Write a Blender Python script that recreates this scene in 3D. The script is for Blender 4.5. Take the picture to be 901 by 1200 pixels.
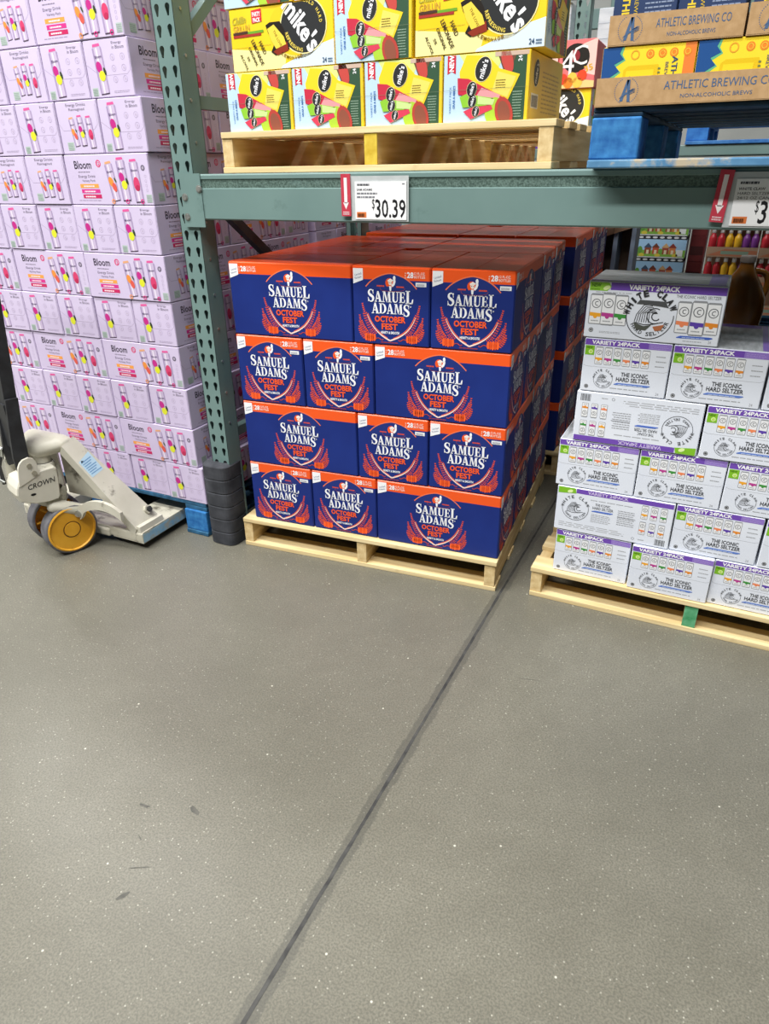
import bpy, bmesh, math, random
from mathutils import Vector, Matrix
rnd = random.Random(7)
PI = math.pi
S = bpy.context.scene
C = S.collection
for o in list(bpy.data.objects): bpy.data.objects.remove(o)

# ------------------------------------------------------------------ camera
cam_d = bpy.data.cameras.new('camera'); cam = bpy.data.objects.new('camera', cam_d); C.objects.link(cam)
cam.location = (1.5244, -1.9424, 1.3423)
cam.rotation_euler = (math.radians(63.370), math.radians(0.828), math.radians(25.808))
cam_d.sensor_fit = 'HORIZONTAL'; cam_d.sensor_width = 36; cam_d.lens = 805.2 / 901 * 36
cam_d.clip_start = 0.05; cam_d.clip_end = 100
S.camera = cam
# ------------------------------------------------------------------ world and lamps
w = bpy.data.worlds.new('world'); S.world = w; w.use_nodes = True
w.node_tree.nodes['Background'].inputs[0].default_value = (0.93, 0.97, 1.0, 1)
w.node_tree.nodes['Background'].inputs[1].default_value = 0.018
def strip(y, z, energy, sx=10, sy=0.6, x=0.8):
    d = bpy.data.lights.new('ceiling_strip', 'AREA'); d.shape = 'RECTANGLE'; d.size = sx; d.size_y = sy
    d.energy = energy; d.color = (1.0, 0.985, 0.95)
    o = bpy.data.objects.new('ceiling_strip', d); o.location = (x, y, z); C.objects.link(o)
strip(-2.0, 6.5, 470, 8, 0.6, -1.2)
strip(-4.4, 6.5, 640, 8, 0.6, -1.6)
strip(2.4, 6.5, 230, 4.0, 0.8, -4.6)
strip(5.8, 6.5, 260)
S.view_settings.view_transform = 'Standard'; S.view_settings.look = 'None'
S.view_settings.gamma = 1; S.view_settings.use_curve_mapping = False
S.view_settings.exposure = 0.42

# ------------------------------------------------------------------ materials
def lin(h):
    h = h.lstrip('#'); r = [int(h[i:i+2], 16) / 255 for i in (0, 2, 4)]
    return tuple((c / 12.92 if c <= 0.04045 else ((c + 0.055) / 1.055) ** 2.4) for c in r) + (1,)
MATS = {}
def ink(h, rough=0.42, spec=0.4):
    k = ('ink', h, rough)
    if k not in MATS:
        m = bpy.data.materials.new('ink_' + h.lstrip('#')); m.use_nodes = True
        b = m.node_tree.nodes['Principled BSDF']
        b.inputs['Base Color'].default_value = lin(h); b.inputs['Roughness'].default_value = rough
        b.inputs['Specular IOR Level'].default_value = spec
        MATS[k] = m
    return MATS[k]
def nmat(name, c1, c2, scale=8, stretch=(1, 1, 1), rough=0.6, spec=0.3, detail=5, lo=0.35, hi=0.65, bump=0.0, metal=0.0, c3=None, s3=3, lo3=0.6, hi3=0.7, trans=0.0):
    """two-tone noise material, optional third patchy tone"""
    if name in MATS: return MATS[name]
    m = bpy.data.materials.new(name); m.use_nodes = True; nt = m.node_tree; N = nt.nodes; L = nt.links
    b = N['Principled BSDF']
    tc = N.new('ShaderNodeTexCoord'); mp = N.new('ShaderNodeMapping'); mp.inputs['Scale'].default_value = stretch
    L.new(tc.outputs['Object'], mp.inputs['Vector'])
    no = N.new('ShaderNodeTexNoise'); no.inputs['Scale'].default_value = scale; no.inputs['Detail'].default_value = detail
    L.new(mp.outputs[0], no.inputs['Vector'])
    cr = N.new('ShaderNodeValToRGB'); cr.color_ramp.elements[0].position = lo; cr.color_ramp.elements[1].position = hi
    cr.color_ramp.elements[0].color = lin(c1); cr.color_ramp.elements[1].color = lin(c2)
    L.new(no.outputs['Fac'], cr.inputs[0]); col = cr.outputs[0]
    if c3:
        n3 = N.new('ShaderNodeTexNoise'); n3.inputs['Scale'].default_value = s3; n3.inputs['Detail'].default_value = 8; n3.inputs['Roughness'].default_value = 0.7
        L.new(tc.outputs['Object'], n3.inputs['Vector'])
        r3 = N.new('ShaderNodeValToRGB'); r3.color_ramp.elements[0].position = lo3; r3.color_ramp.elements[1].position = hi3
        L.new(n3.outputs['Fac'], r3.inputs[0])
        mx = N.new('ShaderNodeMixRGB'); mx.inputs[2].default_value = lin(c3)
        L.new(r3.outputs[0], mx.inputs[0]); L.new(col, mx.inputs[1]); col = mx.outputs[0]
    L.new(col, b.inputs['Base Color'])
    b.inputs['Roughness'].default_value = rough; b.inputs['Specular IOR Level'].default_value = spec; b.inputs['Metallic'].default_value = metal
    if trans: b.inputs['Transmission Weight'].default_value = trans
    if bump:
        bp = N.new('ShaderNodeBump'); bp.inputs['Strength'].default_value = bump; bp.inputs['Distance'].default_value = 0.004
        L.new(no.outputs['Fac'], bp.inputs['Height']); L.new(bp.outputs[0], b.inputs['Normal'])
    MATS[name] = m; return m
pine_x = nmat('pine_along_x', '#CDB27E', '#E9D6A8', 3, (1, 16, 16), 0.75, 0.2, 6, 0.3, 0.7, 0.15, c3='#A98A55', s3=2.2, lo3=0.60, hi3=0.8)
pine_y = nmat('pine_along_y', '#C6A873', '#E4CE9E', 3, (16, 1, 16), 0.75, 0.2, 6, 0.3, 0.7, 0.15, c3='#A2824E', s3=2.2, lo3=0.60, hi3=0.8)
pine_green = nmat('pine_green_end', '#3F8F5E', '#6DB389', 30, (1, 1, 1), 0.7)
pine_yellow = nmat('pine_yellow_end', '#C9A72C', '#E3C950', 30, (1, 1, 1), 0.7)
blue_wood = nmat('blue_wood', '#1E5A9C', '#3D83BF', 40, (1, 1, 1), 0.7, 0.25, 6, 0.3, 0.7, 0.3, c3='#C9B89A', s3=6, lo3=0.66, hi3=0.72)
blue_dark = nmat('blue_wood_worn', '#24455E', '#3B6E93', 30, (1, 1, 1), 0.75, 0.2, 6, 0.3, 0.7, 0.3, c3='#A79C88', s3=9, lo3=0.62, hi3=0.7)
steel_green = nmat('rack_paint', '#66807E', '#728C89', 4, (1, 1, 1), 0.42, 0.45, 6, 0.3, 0.7, 0.0, c3='#536B68', s3=7, lo3=0.64, hi3=0.8)
steel_worn = nmat('rack_worn_strip', '#3F524C', '#647A73', 220, (1, 1, 1), 0.8, 0.2, 3, 0.35, 0.65, 0.3, c3='#66807E', s3=5, lo3=0.55, hi3=0.75)
zinc = nmat('zinc', '#9FA3A0', '#C3C6C3', 40, (1, 1, 1), 0.35, 0.5, metal=0.8)
dark_steel = nmat('dark_steel', '#2A2B2C', '#3B3C3E', 15, (1, 1, 1), 0.5)
rubber = nmat('black_rubber', '#33353A', '#4A4C52', 18, (1, 1, 1), 0.8, 0.2, 6, 0.3, 0.7, 0.2, c3='#6A6B6E', s3=10, lo3=0.66, hi3=0.8)
kraft = nmat('kraft_card', '#AC8B63', '#B99870', 60, (1, 1, 1), 0.8, 0.2)
jack_paint = nmat('jack_cream_paint', '#C6C3B4', '#D8D5C8', 9, (1, 1, 1), 0.42, 0.4, 8, 0.3, 0.7, 0.0, c3='#6F6A5E', s3=16, lo3=0.62, hi3=0.74)
jack_worn = nmat('jack_worn_paint', '#B9B6A6', '#CBC8BA', 14, (1, 1, 1), 0.5, 0.4, 8, 0.3, 0.7, 0.0, c3='#5D584E', s3=11, lo3=0.55, hi3=0.68)
jack_blue = nmat('jack_scraped_blue', '#7FB4D6', '#A6CBE0', 20, (1, 1, 1), 0.5, 0.4, 8, c3='#B9B6A6', s3=25, lo3=0.5, hi3=0.62)
jack_black = nmat('jack_black_paint', '#232427', '#303236', 20, (1, 1, 1), 0.5, 0.4)
tyre = nmat('grey_tyre', '#5C5C62', '#77777C', 25, (1, 1, 1), 0.75, 0.2)
hub_yellow = nmat('orange_hub', '#D89A22', '#EBB23A', 12, (1, 1, 1), 0.5, 0.35, 6, 0.3, 0.7, 0, c3='#A8701E', s3=14, lo3=0.60, hi3=0.78)
navy_m = nmat('navy_print', '#1A2C74', '#1D327E', 6, (1, 1, 1), 0.45, 0.22, 3); org_m = ink('#F0581C', 0.33, 0.5)
lav_m = nmat('lavender_print', '#CABDDC', '#D2C6E2', 5, (1, 1, 1), 0.40, 0.4, 3)
white_m = nmat('white_print', '#D9DFEC', '#E2E7F1', 5, (1, 1, 1), 0.36, 0.45, 3)
yellow_m = nmat('yellow_print', '#EBC922', '#F3D532', 5, (1, 1, 1), 0.38, 0.4, 3)
ym = nmat('pack_yellow', '#F0CE22', '#F6D838', 6); nm_ = nmat('pack_navy', '#24365C', '#2C4068', 6)
pm = nmat('pink_print', '#DE6A70', '#E57C80', 6); pum = nmat('purple_print', '#5A2E96', '#6A3CA8', 6)
pitch = ink('#0B0C0E', 0.8)

# ------------------------------------------------------------------ mesh helpers
class MB:
    def __init__(s): s.v = []; s.f = []; s.mi = []; s.mats = []; s.sm = []
    def mat(s, m):
        if m not in s.mats: s.mats.append(m)
        return s.mats.index(m)
    def add(s, vs, fs, m, smooth=False):
        b = len(s.v); k = s.mat(m); s.v += [tuple(p) for p in vs]
        for f in fs: s.f.append([b + i for i in f]); s.mi.append(k); s.sm.append(smooth)
    def box(s, x0, y0, z0, x1, y1, z1, m, bev=0.0):
        if not bev:
            s.add([(x0,y0,z0),(x1,y0,z0),(x1,y1,z0),(x0,y1,z0),(x0,y0,z1),(x1,y0,z1),(x1,y1,z1),(x0,y1,z1)],
                  [(0,3,2,1),(4,5,6,7),(0,1,5,4),(1,2,6,5),(2,3,7,6),(3,0,4,7)], m)
        else:
            bm = bmesh.new(); bmesh.ops.create_cube(bm, size=1)
            for v in bm.verts: v.co = Vector(((x0+x1)/2 + v.co.x*(x1-x0), (y0+y1)/2 + v.co.y*(y1-y0), (z0+z1)/2 + v.co.z*(z1-z0)))
            bmesh.ops.bevel(bm, geom=list(bm.edges), offset=bev, segments=2, affect='EDGES', profile=0.5)
            s.bm(bm, m)
    def bm(s, bm, m, smooth=False, mtx=None):
        bm.verts.ensure_lookup_table()
        s.add([(mtx @ v.co if mtx else v.co) for v in bm.verts], [[v.index for v in f.verts] for f in bm.faces], m, smooth); bm.free()
    def prism(s, pts, axis, a0, a1, m, smooth=False):
        """polygon in the two other axes extruded along axis (0 x: pts=(y,z); 1 y: pts=(x,z); 2 z: pts=(x,y))"""
        def P(p, a): return (a, p[0], p[1]) if axis == 0 else (p[0], a, p[1]) if axis == 1 else (p[0], p[1], a)
        n = len(pts)
        s.add([P(p, a0) for p in pts] + [P(p, a1) for p in pts],
              [list(range(n))[::-1], list(range(n, 2*n))] + [(i, (i+1) % n, n + (i+1) % n, n + i) for i in range(n)], m, smooth)
    def cyl(s, p0, p1, r0, m, r1=None, n=20, smooth=True, caps=True):
        r1 = r0 if r1 is None else r1
        p0 = Vector(p0); p1 = Vector(p1); d = (p1 - p0).normalized(); a = d.orthogonal().normalized(); b = d.cross(a)
        vs = [p0 + (a*math.cos(t) + b*math.sin(t))*r0 for t in [2*PI*i/n for i in range(n)]] + [p1 + (a*math.cos(t) + b*math.sin(t))*r1 for t in [2*PI*i/n for i in range(n)]]
        s.add(vs, [(i, (i+1) % n, n + (i+1) % n, n + i) for i in range(n)], m, smooth)
        if caps: s.add(vs[:n], [list(range(n))[::-1]], m); s.add(vs[n:], [list(range(n))], m)
    def lathe(s, prof, m, n=24, org=(0, 0, 0), axis='z', smooth=True):
        vs = []; k = len(prof)
        for i in range(n):
            t = 2*PI*i/n
            for r, h in prof:
                p = (r*math.cos(t), r*math.sin(t), h) if axis == 'z' else (h, r*math.cos(t), r*math.sin(t))
                vs.append((p[0]+org[0], p[1]+org[1], p[2]+org[2]))
        s.add(vs, [(i*k+j, ((i+1) % n)*k+j, ((i+1) % n)*k+j+1, i*k+j+1) for i in range(n) for j in range(k-1)], m, smooth)
    def tube(s, pts, r, m, n=10):
        for a, b in zip(pts, pts[1:]): s.cyl(a, b, r, m, n=n)
    def mesh(s, name):
        me = bpy.data.meshes.new(name); me.from_pydata(s.v, [], s.f)
        for m in s.mats: me.materials.append(m)
        me.polygons.foreach_set('material_index', s.mi); me.polygons.foreach_set('use_smooth', s.sm); me.update()
        return me
    def build(s, name, parent=None, loc=None):
        o = link(name, s.mesh(name), parent)
        if loc: o.location = loc
        return o
def link(name, me, parent=None, loc=None, rot=None):
    o = bpy.data.objects.new(name, me); C.objects.link(o)
    if parent: o.parent = parent
    if loc: o.location = loc
    if rot: o.rotation_euler = rot
    return o
def tag(o, label, cat, group=None):
    o['label'] = label; o['category'] = cat
    if group: o['group'] = group
    return o
def empty(name, loc=(0, 0, 0), rz=0.0):
    o = bpy.data.objects.new(name, None); C.objects.link(o); o.location = loc; o.rotation_euler = (0, 0, rz); o.empty_display_size = 0.1
    return o
ORD = ['', 'first', 'second', 'third', 'fourth', 'fifth', 'sixth', 'seventh', 'eighth', 'ninth', 'tenth', 'eleventh', 'twelfth', 'thirteenth']

# ------------------------------------------------------------------ flat print builder (u right, v up, metres; faces -Y)
_TXT = {}
def text_geo(s, bold):
    k = (s, bold)
    if k not in _TXT:
        cu = bpy.data.curves.new('t', 'FONT'); cu.body = s; cu.resolution_u = 2; cu.offset = bold; cu.fill_mode = 'FRONT'
        ob = bpy.data.objects.new('t', cu); C.objects.link(ob)
        dg = bpy.context.evaluated_depsgraph_get(); ev = ob.evaluated_get(dg); me = ev.to_mesh()
        vs = [(v.co.x, v.co.y) for v in me.vertices]; fs = [list(p.vertices) for p in me.polygons]
        fs = [f if sum(vs[f[i]][0]*vs[f[(i+1) % len(f)]][1] - vs[f[(i+1) % len(f)]][0]*vs[f[i]][1] for i in range(len(f))) > 0 else f[::-1] for f in fs]
        ev.to_mesh_clear(); bpy.data.objects.remove(ob); bpy.data.curves.remove(cu)
        xs = [p[0] for p in vs] or [0, 1]; ys = [p[1] for p in vs] or [0, 1]
        _TXT[k] = (vs, fs, min(xs), max(xs), min(ys), max(ys))
    return _TXT[k]
EPS = 0.00022
def clip_poly(P, x0, y0, x1, y1):
    for ax, lim, sg in ((0, x0, 1), (0, x1, -1), (1, y0, 1), (1, y1, -1)):
        out = []
        for i, p in enumerate(P):
            q = P[(i+1) % len(P)]; a, b = (p[ax]-lim)*sg, (q[ax]-lim)*sg
            if a >= 0: out.append(p)
            if (a >= 0) != (b >= 0): t = a/(a-b); out.append((p[0]+(q[0]-p[0])*t, p[1]+(q[1]-p[1])*t))
        P = out
        if not P: break
    return P
class Print(MB):
    clip = None
    def sheet(s, w, h, m, x0=None):
        """the printed sheet itself: everything is cut at its edges"""
        a = -w/2 if x0 is None else x0
        s.clip = (a+.001, .001, a+w-.001, h-.001); s.rect(a+.002, .002, a+w-.002, h-.002, m, .4); return s
    def raw(s, pts2, faces, col, layer):
        m = ink(col) if isinstance(col, str) else col
        if s.clip:
            c = s.clip
            if any(p[0] < c[0] or p[0] > c[2] or p[1] < c[1] or p[1] > c[3] for p in pts2):
                for f in faces:
                    q = clip_poly([pts2[i] for i in f], *c)
                    if len(q) > 2: s.add([(p[0], -EPS*layer, p[1]) for p in q], [list(range(len(q)))], m)
                return
        s.add([(p[0], -EPS*layer, p[1]) for p in pts2], faces, m)
    def poly(s, pts, col, layer=1):
        a = sum(pts[i][0]*pts[(i+1) % len(pts)][1] - pts[(i+1) % len(pts)][0]*pts[i][1] for i in range(len(pts)))
        s.raw(pts, [list(range(len(pts))) if a > 0 else list(range(len(pts)))[::-1]], col, layer)
    def rect(s, x0, y0, x1, y1, col, layer=1, sk=0.0):
        s.poly([(x0, y0), (x1, y0 + sk), (x1, y1 + sk), (x0, y1)], col, layer)
    def ell(s, cx, cy, rx, ry, col, layer=1, n=18, rot=0.0, a0=0, a1=2*PI):
        full = abs(a1 - a0 - 2*PI) < 1e-6; k = n if full else n + 1
        P = []
        for i in range(k):
            t = a0 + (a1 - a0)*i/n; x, y = rx*math.cos(t), ry*math.sin(t)
            P.append((cx + x*math.cos(rot) - y*math.sin(rot), cy + x*math.sin(rot) + y*math.cos(rot)))
        s.poly(P, col, layer)
    def ring(s, cx, cy, r, w, col, layer=1, a0=0.0, a1=2*PI, n=28, ky=1.0):
        P = []
        for i in range(n + 1):
            t = a0 + (a1 - a0)*i/n; P.append((cx + r*math.cos(t), cy + r*ky*math.sin(t)))
        s.stroke(P, w, col, layer)
    def stroke(s, pts, w, col, layer=1):
        n = len(pts); ws = w if isinstance(w, (list, tuple)) else [w]*n; vs = []
        for i, p in enumerate(pts):
            a = pts[max(i-1, 0)]; b = pts[min(i+1, n-1)]; dx, dy = b[0]-a[0], b[1]-a[1]; l = math.hypot(dx, dy) or 1
            nx, ny = -dy/l*ws[i]/2, dx/l*ws[i]/2
            vs += [(p[0]+nx, p[1]+ny), (p[0]-nx, p[1]-ny)]
        s.raw(vs, [(2*i, 2*i+1, 2*i+3, 2*i+2) for i in range(n-1)], col, layer)
    def text(s, t, x0, y0, x1, y1, col, layer=2, bold=0.0, rot=0.0, shear=0.0):
        """fit text in the box x0..x1, y0..y1, then turn it by rot about the box centre"""
        vs, fs, a, b, c, d = text_geo(t, bold); cx, cy = (x0+x1)/2, (y0+y1)/2; P = []
        for x, y in vs:
            fx = (x-a)/max(b-a, 1e-6); fy = (y-c)/max(d-c, 1e-6)
            X = x0 + fx*(x1-x0) + shear*(fy-0.5)*(y1-y0) - cx; Y = y0 + fy*(y1-y0) - cy
            P.append((cx + X*math.cos(rot) - Y*math.sin(rot), cy + X*math.sin(rot) + Y*math.cos(rot)))
        s.raw(P, fs, col, layer)
    def circ_text(s, t, cx, cy, r, a0, a1, h, wd, col, layer=2, bold=0.02, inner=False):
        """letters along an arc; angles in degrees, letters upright at the top (or at the bottom when inner)"""
        n = len(t)
        for i, ch in enumerate(t):
            if ch == ' ': continue
            g = math.radians(a0 + (a1-a0)*(i/(n-1) if n > 1 else 0)); x, y = cx + r*math.cos(g), cy + r*math.sin(g)
            k = 0.45 if ch in 'I1' else 1.0
            s.text(ch, x - wd*k/2, y - h/2, x + wd*k/2, y + h/2, col, layer, bold, g + PI/2 if inner else g - PI/2)
    def lines(s, x0, y0, x1, y1, n, col, layer=1, fill=0.45, seed=1):
        """rows of tiny unreadable print"""
        r = random.Random(seed); dy = (y1-y0)/n
        for i in range(n):
            x = x0; e = x1 - r.random()*0.15*(x1-x0)
            while x < e:
                ww = (0.06 + r.random()*0.12)*(x1-x0); s.rect(x, y0 + i*dy, min(x+ww, e), y0 + i*dy + dy*fill, col, layer); x += ww + 0.025*(x1-x0)
def smooth_line(pts, k=5):
    out = []
    for i in range(len(pts)-1):
        p0 = pts[max(i-1, 0)]; p1 = pts[i]; p2 = pts[i+1]; p3 = pts[min(i+2, len(pts)-1)]
        for j in range(k):
            t = j/k
            out.append(tuple(0.5*((2*p1[q]) + (-p0[q]+p2[q])*t + (2*p0[q]-5*p1[q]+4*p2[q]-p3[q])*t*t + (-p0[q]+3*p1[q]-3*p2[q]+p3[q])*t**3) for q in range(len(p1))))
    out.append(tuple(pts[-1])); return out
# a hand-drawn serif alphabet for the beer cases
def glyph(ch):
    B = lambda x0, y0, x1, y1: [(x0, y0), (x1, y0), (x1, y1), (x0, y1)]
    if ch == 'A': return .94, [[(.10,.04),(.20,.04),(.45,.92),(.36,1)], [(.34,1),(.54,1),(.87,.04),(.60,.04)], [(.2,.27),(.66,.27),(.62,.37),(.24,.37)], B(0,0,.31,.07), B(.52,0,.95,.07)], []
    if ch == 'M': return 1.2, [[(.12,0),(.22,0),(.28,1),(.18,1)], [(.18,1),(.42,1),(.66,.12),(.56,0)], [(.56,0),(.62,0),(.88,1),(.80,1)], [(.80,1),(1.02,1),(1.08,0),(.84,0)], B(0,0,.34,.07), B(.74,0,1.2,.07), B(.06,.93,.3,1), B(.85,.93,1.12,1)], []
    if ch == 'U': return .92, [B(.1,.3,.33,1), B(.68,.3,.78,1), B(0,.93,.43,1), B(.56,.93,.9,1)], [([(.215,.36),(.23,.2),(.32,.08),(.46,.05),(.6,.09),(.70,.2),(.73,.36)], [.23,.22,.17,.12,.10,.10,.10])]
    if ch == 'E': return .80, [B(.1,0,.33,1), B(.1,.92,.7,1), B(.3,.46,.56,.54), B(.1,0,.72,.08), [(.63,.72),(.7,.72),(.7,1),(.54,1)], [(.66,.30),(.74,.30),(.72,0),(.55,0)], B(.53,.37,.58,.64), B(0,0,.42,.07), B(0,.93,.42,1)], []
    if ch == 'L': return .84, [B(.1,0,.33,1), B(.1,0,.74,.09), [(.68,.36),(.78,.36),(.74,0),(.55,0)], B(0,.93,.45,1), B(0,0,.42,.07)], []
    if ch == 'D': return .98, [B(.1,0,.33,1), B(0,0,.42,.07), B(0,.93,.42,1)], [([(.3,.96),(.5,.95),(.68,.85),(.79,.68),(.82,.5),(.79,.32),(.68,.15),(.5,.05),(.3,.04)], [.08,.09,.16,.22,.24,.22,.16,.09,.08])]
    return .74, [[(.58,.64),(.64,.64),(.66,.98),(.60,.98)], [(.04,.36),(.10,.36),(.11,.02),(.05,.02)]], [([(.61,.76),(.53,.92),(.37,.965),(.20,.9),(.14,.74),(.22,.60),(.40,.50),(.57,.39),(.61,.24),(.52,.09),(.35,.035),(.17,.1),(.08,.28)], [.06,.08,.09,.14,.19,.22,.24,.22,.19,.14,.09,.08,.06])]
def serif(P, word, x0, x1, y0, h, col, layer, grow={}):
    gl = [(glyph(c), grow.get(i, (1.0, 0.0))) for i, c in enumerate(word)]
    tot = sum(g[0]*k + 0.02 for g, (k, d) in gl); sx = (x1-x0)/tot; x = x0
    for (wd, polys, strokes), (k, drop) in gl:
        T = lambda p: (x + p[0]*sx*k, y0 - drop*h + p[1]*h*k)
        for q in polys: P.poly([T(p) for p in q], col, layer)
        for q, ws in strokes:
            tri = smooth_line([(a[0], a[1], b) for a, b in zip(q, ws)], 4)
            P.stroke([T(t) for t in tri], [t[2]*0.5*(sx + h)*k for t in tri], col, layer)
        x += (wd*k + 0.02)*sx

# ------------------------------------------------------------------ cartons
def carton_mesh(name, L, W, H, bands, top, r=0.004):
    """rounded box standing on z=0; bands = [(z_top, material)...] from the bottom; top = material of the lid"""
    mb = MB()
    def outline(i):
        a, b = L/2 - i, W/2 - i; rr = max(r - i, 0.0005)
        return [(-a+rr,-b),(a-rr,-b),(a,-b+rr),(a,b-rr),(a-rr,b),(-a+rr,b),(-a,b-rr),(-a,-b+rr)]
    lv = [(0.0, r*0.7, bands[0][1]), (r*0.7, 0.0, bands[0][1])]
    for z, m in bands: lv.append((min(z, H - r*0.7), 0.0, m))
    lv.append((H, r*0.7, top))
    for (za, ia, _), (zb, ib, m) in zip(lv, lv[1:]):
        A = outline(ia); B = outline(ib)
        mb.add([(p[0], p[1], za) for p in A] + [(p[0], p[1], zb) for p in B], [(i, (i+1) % 8, 8 + (i+1) % 8, 8+i) for i in range(8)], m)
    O = outline(r*0.7); mb.add([(p[0], p[1], H) for p in O], [list(range(8))], top); mb.add([(p[0], p[1], 0) for p in O], [list(range(8))[::-1]], bands[0][1])
    return mb.mesh(name)
class Kind: pass
def make_kind(name, cat, L, W, H, body, front=None, back=None, right=None, left=None, top=None, names=None):
    k = Kind(); k.name = name; k.cat = cat; k.L, k.W, k.H = L, W, H; k.body = body
    k.p = dict(front=front, back=back, right=right, left=left, top=top); return k
PN = dict(front='printed_front', back='printed_back', right='printed_end', left='printed_end', top='lid_flaps')
def put(k, x, y, z, rz, faces, label, group=None, flip=False, jit=0.004):
    """a case standing with its base centre at x, y, z; faces = which printed sides are carried"""
    o = link(k.name, k.body, None, (x + rnd.uniform(-jit, jit)*0.5, y + rnd.uniform(-jit, jit), z), (0, 0, rz + rnd.uniform(-jit, jit)*1.2))
    if flip: o.rotation_euler[1] = PI; o.location.z = z + k.H
    for f in faces:
        me = k.p.get(f)
        if not me: continue
        loc, r = {'front': ((0, -k.W/2, 0), 0), 'back': ((0, k.W/2, 0), PI), 'right': ((k.L/2, 0, 0), PI/2), 'left': ((-k.L/2, 0, 0), -PI/2), 'top': ((0, 0, k.H), 0)}[f]
        link(PN[f], me, o, loc, (0, 0, r))
    return tag(o, label, k.cat, group)
def lid_mesh(name, L, W, col):
    """two closed lid flaps meeting in a seam, on the top of a case"""
    mb = MB(); t = 0.0012; g = 0.0012; m = ink(col, 0.28, 0.5)
    mb.box(-L/2+.003, -W/2+.003, -0.0004, L/2-.003, -g, t, m); mb.box(-L/2+.003, g, -0.0004, L/2-.003, W/2-.003, t, m)
    return mb.mesh(name)

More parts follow.
